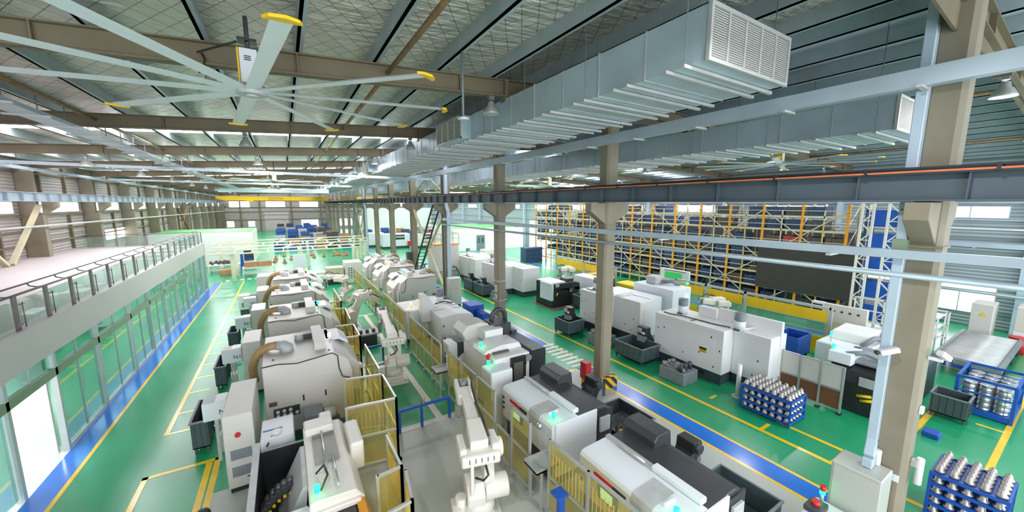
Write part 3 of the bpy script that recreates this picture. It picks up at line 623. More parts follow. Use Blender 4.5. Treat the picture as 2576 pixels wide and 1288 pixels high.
for y, lab, sg in ((22.6, 'nearest beige lathe of the right row, behind the fence by the grey cabinet', 'led_g'), (27.2, 'middle beige lathe of the right row facing the fence', 'led_y'), (31.5, 'farthest beige lathe of the right row before the pillars', 'led_g')):
    t = gear_lathe(lab, y, True, sg, False, 7.23)
    MB().box(1.52, 0.1, 0.9, 1.6, 0.4, 1.6).build('control_pendant', M['cool'], t, flip=True)
# filter cabinets, tank boxes and scrap bins along the left rows
def cabinet(label, x0, y0, x1, y1, h, near=False):
    t = thing('filter_cabinet', label, 'cabinet', ((x0+x1)/2, y0, 0)); w = (x1-x0)/2; d = y1-y0
    MB().box(-w, 0, 0.12, w, d, h).build('body', M['beige'], t, 0.015)
    MB().box(-w+0.03, 0.03, 0, w-0.03, d-0.03, 0.12).build('plinth', M['black'], t)
    MB().box(-w, -0.012, 0.14, w, -0.002, h-0.45).build('door', M['beige'], t, 0.004)
    if near:
        MB().cyl((-0.02, -0.05, 1.5), (-0.02, -0.012, 1.5), 0.06, n=16).build('switch_knob', M['red'], t)
        for z in (0.42, 0.86): MB().box(-w+0.1, -0.018, z, w-0.08, -0.011, z+0.26).build('vent_grille', M['mgrey'], t)
        MB().box(w-0.22, -0.02, 0.34, w-0.1, -0.012, 0.37).build('label_plate', M['black'], t)
    return t
def tank(label, y, num, x0=-2.3, x1=-1.72):
    t = thing('coolant_tank', label, 'tank', ((x0+x1)/2, y, 0)); w = (x1-x0)/2
    MB().box(-w, 0, 1.22, w, 0.5, 1.72).build('tank_box', M['cool'], t, 0.01)
    MB().box(-w+0.03, 0.03, 1.72, 0, 0.47, 1.725).build('dirty_lid', M['lgrey'], t)
    MB().box(0.02, 0.02, 1.72, w-0.02, 0.48, 1.74).build('lid', M['white'], t)
    for sx in (-1, 1):
        for sy in (0.03, 0.47): MB().box(sx*(w-0.25)-0.02, sy-0.02, 0, sx*(w-0.25)+0.02, sy+0.02, 1.22).build('leg', M['lgrey'], t)
    MB().box(-w+0.25, 0.05, 0.7, w-0.2, 0.45, 0.74).cyl((-0.05, 0.05, 1.05), (0.2, 0.4, 0.98), 0.03).build('shelf', M['channel'], t)
    text('lettering', num, 0.2, M['crate_blue'], t, (w*0.55, -0.004, 1.42), (R(90), 0, 0))
    return t
def scrap_bin(label, x0, y0, x1, y1, h, m='bin', group=None, chips=True, legs=0.16):
    t = thing('scrap_bin', label, 'bin', ((x0+x1)/2, (y0+y1)/2, 0), 0, group); w = (x1-x0)/2; d = (y1-y0)/2
    MB().tri_tray(-w, -d, legs, w, d, h).build('shell', M[m], t)
    r = MB()
    for i in range(5):
        y = -d+2*d*(i+0.5)/5; r.box(-w-0.02, y-0.02, legs+0.04, -w, y+0.02, h-0.03); r.box(w, y-0.02, legs+0.04, w+0.02, y+0.02, h-0.03)
    for i in range(3):
        x = -w+2*w*(i+0.5)/3; r.box(x-0.02, -d-0.02, legs+0.04, x+0.02, -d, h-0.03)
    r.build('rib', M[m], t)
    f = MB(); f.box(-w-0.03, -d-0.03, h-0.03, w+0.03, -d+0.01, h+0.012).box(-w-0.03, d-0.01, h-0.03, w+0.03, d+0.03, h+0.012).box(-w-0.03, -d, h-0.03, -w+0.01, d, h+0.012).box(w-0.01, -d, h-0.03, w+0.03, d, h+0.012)
    f.build('rim', M['mgrey'], t)
    for sx in (-1, 1):
        for sy in (-1, 1): MB().box(sx*(w-0.06)-0.03, sy*(d-0.06)-0.03, 0, sx*(w-0.06)+0.03, sy*(d-0.06)+0.03, legs+0.02).build('leg', M[m], t)
    if chips:
        mb = MB(); n = 7; o = []
        for j in range(n+1):
            for i in range(n+1): o.append((-w*0.95+1.9*w*i/n, -d*0.95+1.9*d*j/n, legs+(h-legs)*(0.35+0.2*random.random())))
        mb.add(o, [(j*(n+1)+i, j*(n+1)+i+1, (j+1)*(n+1)+i+1, (j+1)*(n+1)+i) for j in range(n) for i in range(n)])
        c = mb.build('metal_chips', M['crate_grey'], t); c['kind'] = 'stuff'
    return t
cabinet('tall beige cabinet with a red knob and two vent grilles, nearest at the left', -1.62, 10.45, -1.02, 12.5, 2.0, True)
cabinet('beige cabinet beside the nearest beige gear lathe, foot of its brown hose', -1.66, 15.95, -1.1, 17.5, 2.0)
cabinet('beige cabinet beside the second beige gear lathe in the left row', -1.68, 20.8, -1.12, 22.2, 2.0)
cabinet('pale cabinet beside the third beige gear lathe in the left row', -1.7, 25.4, -1.12, 26.9, 2.0)
cabinet('white cabinet behind the last beige gear lathe of the left row', -1.9, 29.8, -0.9, 31.2, 2.1)
tank('nearest white tank box marked N, above the big slate bin', 12.05, 'N', -2.24, -1.7)
tank('second white tank box marked N1 in the left row', 16.3, 'N1')
tank('third white tank box marked N1 in the left row', 20.75, 'N1')
tank('fourth white tank box marked N1 in the left row', 25.0, 'N1')
scrap_bin('nearest slate scrap bin by the yellow floor line at the left', -2.66, 12.75, -2.28, 14.2, 0.95, chips=False)
scrap_bin('second slate scrap bin along the left row, scrap inside', -2.66, 17.0, -2.33, 18.4, 0.9)
scrap_bin('third slate scrap bin along the left row', -2.7, 21.4, -2.33, 22.6, 0.9, chips=False)
t = thing('coolant_unit', 'small white unit with a grey vent beside a dark control box, far left row', 'unit', (-2.5, 28.2, 0))
MB().box(-0.35, 0, 0.35, 0.25, 0.6, 1.25).build('body', M['white'], t, 0.01); MB().box(-0.2, -0.01, 0.5, 0.05, 0, 0.8).build('vent', M['mgrey'], t); MB().box(-0.3, 0.05, 0, 0.2, 0.55, 0.35).build('stand', M['bin'], t); MB().box(0.27, 0.1, 0.3, 0.6, 0.55, 1.2).build('control_box', M['charcoal'], t)
# the open lathe nearest the camera
t = thing('open_lathe', 'open white lathe in the foreground with toothed drag chain in a dark cavity', 'lathe', (0, 6.4, 0))
MB().box(-0.92, -0.4, 0, -0.84, 3.1, 1.62).box(-0.84, -0.4, 0, 0.0, 3.1, 0.5).box(-0.84, 3.02, 0.5, 0.0, 3.1, 1.45).build('tub', M['black'], t)
MB().box(-0.95, -0.4, 1.62, -0.83, 3.1, 1.67).build('tub_rim', M['lgrey'], t)
MB().prism([(0.0, 0.3), (0.0, 1.7), (0.12, 1.74), (0.78, 1.7), (0.92, 1.5), (0.92, 0.0), (0.2, 0.0)], 'y', 0.45, 3.15).build('slant_bed', M['robot'], t, 0.02)
g = MB().box(0.16, 1.5, 1.74, 0.62, 2.6, 1.752).build('slide_recess', M['robot_d'], t); MB().cyl((0.36, 1.1, 1.8), (0.36, 2.75, 1.8), 0.022).cyl((0.5, 0.6, 1.79), (0.5, 1.7, 1.79), 0.02).build('guide_rod', M['alu_part'], g)
MB().prism([(0.02, 1.72), (0.62, 1.72), (0.62, 1.9), (0.02, 1.9)], 'y', 2.62, 3.1).box(0.36, 3.1, 1.4, 0.62, 3.32, 1.9).build('head_block', M['robot'], t, 0.03)
MB().box(0.84, 1.6, 1.25, 1.12, 2.6, 1.9).build('motor_cover', M['robot'], t, 0.06, 3)
ch = MB()
for k in range(16):
    a = R(200-k*12.5); cxx, cz, r = -0.32, 0.82, 0.5
    p = Vector((cxx+r*math.cos(a), 1.55+0.03*k, cz+r*math.sin(a))); ch.cyl(p+Vector((0, -0.14, 0)), p+Vector((0, 0.14, 0)), 0.075, n=8)
c0 = ch.build('drag_chain', M['charcoal'], t)
for k in range(12):
    a = R(185-k*14); MB().cbox(-0.32+0.42*math.cos(a), 1.42+0.03*k, 0.82+0.42*math.sin(a), 0.05, 0.03, 0.05).build('chain_pin', M['yellow'], c0)
MB().prism([(-0.4, 0.5), (-0.05, 1.2), (0.0, 1.7), (-0.08, 1.7), (-0.55, 0.75)], 'y', 1.0, 2.4).build('splash_guard', M['lgrey'], t)
MB().box(-0.86, -0.35, 1.42, -0.02, 0.75, 1.5).box(-0.02, -0.35, 1.2, 0.0, 0.7, 1.5).build('guard_plate', M['cool'], t)
MB().prism([(-0.05, 1.45), (0.75, 1.45), (0.9, 1.2), (0.9, 0.0), (-0.05, 0.0)], 'y', -0.4, 0.42).build('front_guard', M['charcoal'], t, 0.02)
MB().prism([(0.76, 1.5), (0.9, 1.5), (1.0, 1.2), (0.95, 0.3), (0.84, 0.3), (0.84, 1.2)], 'y', -0.35, 0.46).build('corner_guard', M['orange'], t)
MB().box(-0.3, 0.36, 1.45, 0.85, 0.5, 1.56).build('front_rail', M['robot'], t, 0.02)
beacon(t, (0.14, 0.62, 1.7), 'led_g', 0.1); MB().tube([(0.2, 0.62, 1.8), (0.34, 0.8, 1.95), (0.3, 1.05, 2.0), (0.16, 1.15, 1.8)], 0.02).build('cable', M['cable'], t)
t = thing('chuck_unit', 'white box with a blue stripe beside the toothed drag chain', 'unit', (-0.52, 9.75, 0))
MB().box(-0.34, 0, 0.9, 0.34, 0.95, 1.55).build('body', M['cool'], t, 0.02); MB().box(-0.3, -0.01, 0.0, 0.3, 0.9, 0.9).build('stand', M['black'], t)
MB().box(-0.3, 0.35, 1.55, 0.1, 0.42, 1.555).build('blue_stripe', M['blue'], t); MB().cyl((-0.02, 0.2, 1.55), (-0.02, 0.2, 1.6), 0.1, n=16).build('dial', M['white'], t); MB().cyl((-0.12, 0.1, 1.55), (-0.22, -0.05, 1.4), 0.018).build('lever', M['black'], t)
t = thing('work_chute', 'dark grey chute with a grey spout at the foot of the nearest gear lathe', 'chute', (0.3, 11.2, 0))
MB().box(-0.25, 0, 0.6, 0.25, 0.6, 1.1).build('chute_box', M['mgrey'], t, 0.03); MB().cyl((0.25, 0.3, 0.9), (0.55, 0.35, 0.85), 0.16).build('spout', M['lgrey'], t); MB().box(-0.2, 0.05, 0, 0.7, 0.55, 0.6).build('stand', M['dgrey'], t)
t = thing('pump_unit', 'dark pump with a white motor at the bottom left corner of the cell', 'pump', (-1.75, 9.0, 0))
MB().box(-0.3, -0.8, 0, 0.75, 0.15, 0.35).build('tank', M['mgrey'], t, 0.02); MB().cyl((-0.1, -0.05, 0.35), (-0.1, -0.05, 0.75), 0.14).sph((-0.1, -0.05, 0.75), 0.14).build('motor', M['charcoal'], t); MB().box(0.2, -0.55, 0.35, 0.6, -0.25, 0.6).build('lid_box', M['white'], t, 0.03)

# ------------------------------------------------------------------ fences
def fence(label, pts, h=1.85, stripes=(), skip=(), low=True, seg=1.1):
    t = thing('machine_fence', label, 'fence', (pts[0][0], pts[0][1], 0)); ox, oy = pts[0]
    def bars(a, b, z0, z1, parent):
        L = (b-a).length; n = int(L/0.1); mb = MB(); u = (b-a).normalized()
        for k in range(n): c = a+u*(L*(k+0.5)/n); mb.bar((c.x, c.y, z0), (c.x, c.y, z1), 0.016, 0.01, up=(u.x, u.y, 0))
        mb.build('bar_screen', M['mesh_stripe'], parent)
    si = 0
    for (x0, y0), (x1, y1) in zip(pts[:-1], pts[1:]):
        a = Vector((x0-ox, y0-oy, 0)); b = Vector((x1-ox, y1-oy, 0)); L = (b-a).length; n = max(1, round(L/seg)); u = (b-a).normalized()
        MB().bar(a+Vector((0, 0, h-0.025)), b+Vector((0, 0, h-0.025)), 0.05).build('top_rail', M['alu'], t)
        MB().bar(a+Vector((0, 0, 0.14)), b+Vector((0, 0, 0.14)), 0.05).build('bottom_rail', M['alu'], t)
        if low: MB().bar(a+Vector((0, 0, 0.95)), b+Vector((0, 0, 0.95)), 0.05).build('mid_rail', M['alu'], t)
        for k in range(n+1):
            c = a+u*(L*k/n); p = MB().box(c.x-0.028, c.y-0.028, 0.0, c.x+0.028, c.y+0.028, h).build('post', M['alu'], t)
            MB().cbox(c.x, c.y, 0.03, 0.16, 0.1, 0.06).build('foot', M['channel'], p)
        for k in range(n):
            p = a+u*(L*k/n+0.03); q = a+u*(L*(k+1)/n-0.03)
            if si not in skip:
                for z0, z1 in (((0.17, 0.92), (0.98, h-0.06)) if low else ((0.17, h-0.06),)):
                    g = MB().bar((p.x, p.y, (z0+z1)/2), (q.x, q.y, (z0+z1)/2), 0.008, z1-z0).build('amber_panel', M['mesh_yel'], t)
                    if si in stripes and z0 > 0.5: bars(p+u*0.05, q-u*0.05, z0+0.02, z0+(z1-z0)*0.75, g)
            si += 1
    return t
FR = 4.62
fence('long amber panel fence on the right of the cell before the open white mill', [(FR, 8.45), (FR, 11.9)], stripes=(1, 2))
fence('low amber fence stretch with the dark lathe side showing above it', [(FR, 7.65), (FR, 8.35)], h=0.95, low=False, seg=0.7)
fence('tall amber fence stretch in front of the green signal lamp of the second lathe', [(FR, 6.72), (FR, 7.55)], stripes=(1,), seg=0.8)
fence('amber panel fence before the oily hydraulic unit, right of the cell', [(FR, 12.6), (FR, 16.6)], stripes=(0, 1, 2, 3))
fence('amber panel fence before the white gear machine, farther right of the cell', [(FR, 17.4), (FR, 22.0)], stripes=(0, 1))
fence('amber panel fence beside the middle beige lathe of the right row', [(FR-0.1, 22.6), (FR-0.1, 27.4)], stripes=(0, 2))
fence('farthest amber panel fence on the right side of the cell', [(FR-0.1, 28.2), (FR-0.1, 32.0)], stripes=(0,))
fence('near right amber fence with an aluminium door frame at the bottom of the cell', [(FR+0.1, 3.6), (FR+0.02, 5.98)], stripes=(0, 1), low=True)
fence('amber fence corner beside the nearest beige gear lathe', [(1.15, 11.4), (2.2, 11.2), (2.2, 9.55), (0.98, 9.68)], stripes=(0, 2, 3, 4))
fence('amber fence on the left of the robot cell before the second gear lathe', [(2.2, 11.6), (2.2, 14.0)], stripes=())
fence('amber fence nook around the silver pot between first and second gear lathes', [(1.3, 15.2), (2.2, 15.1), (2.2, 16.75), (1.5, 16.8)], stripes=(1,))
fence('amber fence on the left of the cell along the second gear lathe', [(2.2, 17.6), (2.25, 19.6), (1.7, 19.8)], stripes=(1,))
fence('amber fence on the left of the cell along the third gear lathe', [(1.6, 21.2), (2.25, 21.2), (2.25, 24.6)], stripes=(1, 2))
fence('nearest amber fence with a tall handle at the bottom centre of the photo', [(1.6, 8.0), (1.62, 6.85), (1.15, 6.8)], stripes=(0,))
fence('lowest amber fence stretch cut by the bottom edge of the photo', [(1.66, 6.7), (1.55, 5.9), (0.95, 5.8)], stripes=(0,))

# ------------------------------------------------------------------ robots
def robot(label, x, y, yaw, J, cyl_side=1, plate=True):
    """J: shoulder, elbow, wrist, tool points in the arm's own (y, z) plane"""
    t = thing('industrial_robot', label, 'robot', (x, y, 0), R(yaw)); (sy, sz), (ey, ez), (wy, wz), (ty, tz) = J
    if plate:
        p = MB().box(-0.5, -0.5, 0, 0.5, 0.5, 0.1).box(-0.4, -0.4, 0.1, 0.4, 0.4, 0.16).build('base_plate', M['robot'], t, 0.01)
        for i in (-1, 1):
            for j in (-1, 1): MB().cyl((i*0.42, j*0.42, 0.1), (i*0.42, j*0.42, 0.13), 0.03, n=8).build('bolt', M['mgrey'], p)
    MB().box(-0.3, -0.3, 0.16, 0.3, 0.3, 0.3).rev([(0.001, 0.3), (0.33, 0.3), (0.36, 0.36), (0.34, 0.5), (0.28, 0.55), (0.001, 0.56)], 0, 0, 24).build('pedestal', M['robot'], t, 0.015)
    MB().prism([(-0.3, 0.5), (0.3, 0.5), (0.32, sz+0.05), (0.12, sz+0.22), (-0.2, sz+0.16), (-0.34, sz-0.1)], 'x', -0.3, 0.1).build('turret', M['robot'], t, 0.04, 2)
    MB().cyl((cyl_side*0.1, sy-0.1, sz-0.05), (cyl_side*0.62, sy-0.1, sz-0.05), 0.25, n=24).build('balancer_drum', M['robot'], t, 0.02, 2)
    MB().cyl((-0.42, -0.12, 0.3), (-0.42, -0.12, 0.72), 0.12, n=16).build('motor', M['robot'], t)
    MB().box(-0.62, -0.34, 0.16, -0.44, 0.1, 0.55).build('terminal_box', M['robot'], t, 0.02)
    # lower arm
    def link(name, a, b, w0, w1, d0, d1, x0=0.0, m='robot', bev=0.03):
        a = Vector((x0, a[0], a[1])); b = Vector((x0, b[0], b[1])); u = (b-a).normalized(); n = Vector((1, 0, 0)); q = u.cross(n)
        vs = [a+n*i*w0/2+q*j*d0/2 for i, j in ((-1, -1), (1, -1), (1, 1), (-1, 1))]+[b+n*i*w1/2+q*j*d1/2 for i, j in ((-1, -1), (1, -1), (1, 1), (-1, 1))]
        return MB().add(vs, [(3, 2, 1, 0), (4, 5, 6, 7), (0, 1, 5, 4), (1, 2, 6, 5), (2, 3, 7, 6), (3, 0, 4, 7)]).build(name, M[m], t, bev, 2)
    link('lower_arm', (sy, sz-0.1), (ey, ez+0.08), 0.26, 0.2, 0.46, 0.3, 0.2)
    link('balancer_rod', (sy-0.3, sz), (ey-0.28, ez), 0.07, 0.07, 0.1, 0.1, -0.2, 'robot', 0.01)
    # elbow fork with a row of slots
    e = MB().box(-0.42, ey-0.32, ez-0.16, 0.42, ey+0.02, ez+0.1).box(-0.44, ey-0.2, ez-0.12, -0.28, ey+0.42, ez+0.2).box(0.26, ey-0.2, ez-0.2, 0.44, ey+0.38, ez+0.22).build('elbow', M['robot'], t, 0.05, 2)
    for i in range(5): MB().box(-0.26+0.13*i, ey-0.328, ez-0.06, -0.245+0.13*i, ey-0.318, ez+0.04).build('slot', M['charcoal'], e)
    MB().cyl((0.42, ey+0.02, ez), (0.52, ey+0.02, ez), 0.2, n=20).build('elbow_cap', M['robot'], t, 0.02)
    link('forearm_root', (ey-0.1, ez+0.12), (ey+0.62, ez+0.12+(wz-ez)*0.3), 0.4, 0.34, 0.36, 0.34)
    link('forearm', (ey+0.5, ez+0.1+(wz-ez)*0.25), (wy-0.25, wz), 0.28, 0.24, 0.28, 0.24)
    u = Vector((0, wy-ey, wz-ez)).normalized()
    h = MB().bar((-0.17, wy-0.4*u.y, wz-0.4*u.z), (-0.17, wy+0.25*u.y, wz+0.25*u.z), 0.12, 0.3).bar((0.17, wy-0.4*u.y, wz-0.4*u.z), (0.17, wy+0.25*u.y, wz+0.25*u.z), 0.12, 0.3).bar((0, wy-0.5*u.y, wz-0.5*u.z), (0, wy-0.12*u.y, wz-0.12*u.z), 0.44, 0.32).build('wrist', M['robot'], t, 0.05, 2)
    MB().cyl((-0.1, wy+0.12*u.y, wz+0.12*u.z), (0.1, wy+0.12*u.y, wz+0.12*u.z), 0.16, n=20).build('wrist_joint', M['robot_d'], t)
    d = Vector((0, ty-wy, tz-wz)); g = MB().cyl((0, wy+0.1, wz), (0, wy+0.1+d.y*0.4, wz+d.z*0.4), 0.09, n=14).build('tool_flange', M['robot_d'], t)
    b = MB().cbox(0, ty, tz, 0.34, 0.3, 0.1).bar((-0.13, ty, tz-0.05), (-0.13, ty, tz-0.42), 0.06, 0.16).bar((0.13, ty, tz-0.05), (0.13, ty, tz-0.42), 0.06, 0.16).bar((0, wy+0.1, wz), (0, ty, tz), 0.14).build('gripper', M['robot_d'], t, 0.01)
    for s in (-1, 1): MB().cbox(s*0.12, ty, tz-0.5, 0.1, 0.2, 0.16).build('jaw', M['alu_part'], b, 0.01)
    MB().tube([(0.24, ey+0.1, ez+0.24), (0.2, ey+0.5, ez+0.4), (0.16, (ey+wy)/2, (ez+wz)/2+0.26), (0.14, wy-0.5, wz+0.26), (0.2, wy-0.1, wz+0.34), (0.22, wy+0.25, wz+0.1), (0.1, wy+0.2, wz-0.1)], 0.03).build('cable_bundle', M['cable'], t)
    MB().tube([(0.1, ey-0.2, ez-0.18), (0.12, ey-0.42, ez-0.3), (0.02, ey-0.4, ez-0.42), (-0.1, sy-0.2, sz+0.3)], 0.025).build('cable', M['cable'], t)
    return t
robot('nearest white robot arm reaching away from the camera over the grey floor', 3.25, 6.72, -15, ((0.0, 0.85), (-0.05, 1.68), (2.0, 2.1), (2.25, 1.55)))
robot('second white robot arm on a base plate between the amber fences', 3.25, 14.35, -5, ((0.0, 0.85), (-0.05, 1.72), (2.55, 2.15), (2.75, 1.6)))
robot('white robot arm with its elbow raised on a floor track, farther down the cell', 2.75, 21.9, -80, ((0.1, 0.95), (0.62, 1.85), (1.35, 1.5), (1.5, 1.1)), plate=False)
robot('small far robot arm at the end of the cell', 3.3, 28.6, 50, ((0.0, 0.85), (0.1, 1.6), (1.4, 1.75), (1.5, 1.3)))
t = thing('robot_track', 'long white floor track carrying the robot with the raised elbow', 'track', (2.75, 19.6, 0))
MB().box(-0.45, 0, 0, 0.45, 5.6, 0.16).box(-0.45, 0, 0.16, -0.4, 5.6, 0.2).box(0.4, 0, 0.16, 0.45, 5.6, 0.2).build('track_bed', M['channel'], t); MB().box(-0.38, 0, 0.155, -0.33, 5.6, 0.165).build('cable_channel', M['charcoal'], t)
t = thing('part_stand', 'dark fixture stand with clamps at the near end of the robot track', 'stand', (3.1, 19.1, 0))
MB().box(-0.5, -0.5, 0.55, 0.5, 0.35, 0.62).build('table_plate', M['lgrey'], t); MB().box(-0.42, -0.42, 0, 0.42, 0.3, 0.55).build('cabinet', M['dgrey'], t)
for i in range(3): MB().cbox(-0.3+0.3*i, -0.2, 0.7, 0.14, 0.2, 0.16).build('clamp', M['charcoal'], t)
# blue pipe barriers, tool pots, small stands of the cell
def barrier(label, p, q, h, legs):
    t = thing('pipe_barrier', label, 'barrier', (p[0], p[1], 0)); d = Vector((q[0]-p[0], q[1]-p[1], 0))
    MB().bar((0, 0, h), d+Vector((0, 0, h)), 0.08).build('top_bar', M['blue'], t)
    for f in legs: c = d*f; MB().bar((c.x, c.y, 0), (c.x, c.y, h-0.04), 0.07).build('leg', M['blue'], t)
    return t
barrier('blue bar barrier with three legs at the edge of the grey floor', (2.55, 10.75), (4.2, 10.75), 0.72, (0.0, 0.42, 0.98))
barrier('blue bar barrier behind the second robot arm', (2.6, 16.6), (4.1, 16.6), 0.7, (0.02, 0.5, 0.98))
t = thing('blue_stand', 'blue post stand at the bottom of the cell, before the right fence', 'stand', (4.3, 5.15, 0)); MB().box(-0.06, -0.06, 0, 0.06, 0.06, 1.25).build('post', M['blue'], t); MB().box(-0.16, -0.12, 1.25, 0.1, 0.14, 1.3).build('cap', M['blue'], t)
o = MB().rev([(0.001, 0.766), (0.07, 0.766), (0.05, 0.82), (0.04, 0.9), (0.055, 0.92), (0.03, 0.96), (0.001, 0.96)], 3.3, 10.75).build('machined_part', M['part']); tag(o, 'small silver turned part standing on the blue barrier', 'part')
def pot_table(label, x, y):
    t = thing('part_stand', label, 'stand', (x, y, 0)); MB().box(-0.3, -0.6, 0.9, 0.3, 0.6, 0.94).build('table_plate', M['alu'], t)
    for i in (-1, 1):
        for j in (-1, 1): MB().box(i*0.26-0.03, j*0.55-0.03, 0, i*0.26+0.03, j*0.55+0.03, 0.9).build('leg', M['alu'], t)
    MB().rev([(0.001, 0.94), (0.1, 0.94), (0.1, 1.3), (0.06, 1.34), (0.001, 1.34)], 0, 0.1).build('pot', M['part'], t)
    return t
pot_table('aluminium stand with a silver pot inside the fence nook between two gear lathes', 1.88, 16.1)
def drop_chute(label, x, y, box=True):
    t = thing('drop_chute', label, 'chute', (x, y, 0)); MB().tri_tray(-0.36, -0.26, 0.98, 0.3, 0.26, 1.08, 0.04).build('tray', M['alu'], t)
    for i in (-1, 1): MB().bar((-0.2, i*0.22, 0), (-0.2, i*0.22, 1.0), 0.05).build('leg', M['alu'], t)
    if box: MB().box(0.12, -0.2, 1.08, 0.3, -0.02, 1.55).build('push_button_box', M['cool'], t)
    return t
drop_chute('aluminium hand-over tray standing through the fence by the open white mill', 4.55, 12.25); drop_chute('aluminium hand-over tray at the fence beside the nearest robot', 4.74, 6.35, False)

# ------------------------------------------------------------------ right-hand machines of the left bay
def black_lathe(label, x, y, sig):
    t = thing('turning_lathe', label, 'lathe', (x, y, 0))
    MB().box(0.12, 0.05, 0, 2.0, 2.4, 0.72).build('base', M['black'], t, 0.02)
    MB().prism([(0, 0.72), (-0.02, 1.58), (0.02, 1.65), (0.1, 1.68), (0.8, 1.715), (0.8, 0.72)], 'y', 0.02, 2.42).build('front_cover', M['cool'], t, 0.02, 2)
    MB().prism([(0.8, 0.5), (0.8, 1.70), (1.7, 1.70), (2.0, 1.55), (2.0, 0.5)], 'y', 0.02, 2.42).build('rear_housing', M['charcoal'], t, 0.02)
    MB().prism([(1.35, 1.68), (1.35, 1.84), (1.45, 1.96), (1.9, 1.96), (1.95, 1.55)], 'y', 1.55, 2.45).build('coil_box', M['charcoal'], t, 0.02)
    MB().box(0.72, 0.1, 1.72, 0.9, 1.15, 1.84).build('roof_ridge', M['cool'], t, 0.02); MB().box(0.74, 1.15, 1.72, 0.86, 2.4, 1.77).cyl((0.72, 1.3, 1.8), (0.72, 2.0, 1.8), 0.025).build('slide_rail', M['alu'], t)
    MB().box(0.06, -0.03, 0.3, 1.42, 0.02, 1.71).build('end_panel', M['cool'], t, 0.01); MB().box(1.42, -0.02, 0.0, 2.0, 0.02, 1.6).build('rear_end_panel', M['black'], t)
    MB().box(1.5, -0.09, 1.05, 1.85, -0.02, 1.45).build('hatch', M['lgrey'], t, 0.01)
    s = MB().box(-0.045, 1.45, 1.40, -0.02, 1.95, 1.48).build('red_stripe', M['red'], t); MB().box(-0.046, 1.12, 1.40, -0.02, 1.44, 1.48).build('black_stripe', M['black'], t)
    d = MB().box(-0.05, 1.3, 0.98, -0.005, 1.85, 1.32).build('control_panel', M['black'], t, 0.02); MB().box(-0.056, 1.42, 1.05, -0.05, 1.74, 1.27).build('display', M['disp'], d)
    for i in range(3): MB().box(-0.035, 2.3, 1.0+0.16*i, -0.01, 2.38, 1.06+0.16*i).build('vent_slot', M['black'], t)
    w = MB().prism([(0.03, 1.66), (0.14, 1.682), (0.62, 1.704), (0.62, 1.716), (0.1, 1.692), (0.0, 1.66), (-0.035, 1.55), (-0.035, 1.3), (-0.015, 1.3)], 'y', 0.55, 1.0).build('door_window', M['lgrey'], t)
    MB().sph((-0.04, 0.5, 1.45), 0.09).build('spot_light', M['alu_part'], t); MB().box(0.2, 0.45, 1.69, 0.5, 0.48, 1.74).build('handle', M['white'], t)
    beacon(t, (0.16, 0.2, 1.66), sig, 0.1)
    return t
black_lathe('white lathe with a black rear housing, second from the bottom right, green lamp lit', 5.15, 6.5, 'led_g')
black_lathe('nearest white lathe with a black rear housing, bottom right of centre', 5.15, 3.12, 'led_g')
def chip_conveyor(label, x, y, s=1.0, rz=0):
    t = thing('chip_conveyor', label, 'conveyor', (x, y, 0), R(rz))
    MB().prism([(-0.6, 0.1), (-0.6, 0.45), (-0.1, 0.5), (0.28, 1.12*s), (0.3, 1.4*s), (0.62, 1.4*s), (0.66, 1.05*s), (0.5, 0.95*s), (0.15, 0.15), (0.1, 0.1)], 'y', -0.24, 0.24).build('housing', M['black'], t, 0.02)
    MB().box(0.62, -0.2, 1.12*s, 0.68, 0.02, 1.34*s).build('white_plate', M['lgrey'], t); MB().box(0.64, 0.06, 1.1*s, 0.7, 0.2, 1.2*s).build('label_plate', M['white'], t)
    MB().cyl((0.42, -0.34, 1.26*s), (0.42, -0.2, 1.26*s), 0.12).build('motor', M['charcoal'], t)
    MB().prism([(0.34, 0.95*s), (0.66, 1.0*s), (0.7, 0.72*s), (0.3, 0.72*s)], 'y', -0.2, 0.2).build('skirt', M['mgrey'], t)
    MB().box(-0.5, -0.2, 0, 0.05, 0.2, 0.1).build('foot', M['black'], t)
    return t
chip_conveyor('black chip conveyor with white plates behind the second black lathe', 7.78, 8.35)
chip_conveyor('black chip conveyor behind the nearest black lathe', 7.7, 4.9, 0.9)
scrap_bin('dark oily scrap tray between the two black-backed lathes', 7.35, 6.35, 8.75, 7.7, 0.8, 'charcoal', chips=True)
scrap_bin('slate scrap bin behind the nearest black-backed lathe', 7.35, 3.0, 8.55, 4.3, 0.75, 'bin', chips=False)
t = thing('hose_reel', 'coiled yellow and black hose on the end of the second black lathe', 'hose', (7.3, 6.44, 0)); MB().tube([(0.05+0.1*math.cos(a/3), -0.03, 0.85+0.2*math.sin(a/3)) for a in range(20)], 0.03).build('coil', M['cable'], t); MB().box(-0.03, -0.1, 0, 0.15, -0.05, 0.7).cyl((0.1, -0.06, 0.7), (0.1, -0.06, 0.9), 0.05).build('holder', M['yellow'], t)
# red cabinet, control box at the middle pillar
t = thing('fire_box', 'red fire box at the foot of the pillar with hazard stripes', 'box', (9.5, 9.95, 0)); MB().box(-0.2, -0.12, 0.35, 0.08, 0.2, 1.0).build('cabinet', M['red'], t, 0.01); MB().box(-0.15, -0.08, 0, 0.04, 0.16, 0.35).build('stand', M['hazard'], t)
t = thing('pillar_junk', 'dark crate with green clutter beside the hazard-striped pillar foot', 'crate', (9.35, 9.4, 0)); MB().tri_tray(-0.25, -0.3, 0, 0.25, 0.3, 0.5).build('shell', M['dgrey'], t)
mb = MB(); [mb.sph((random.uniform(-.18, .18), random.uniform(-.22, .22), 0.45+random.uniform(0, .1)), random.uniform(.05, .09), 1, 8) for _ in range(12)]; o = mb.build('clutter', M['wgreen'], t); o['kind'] = 'stuff'
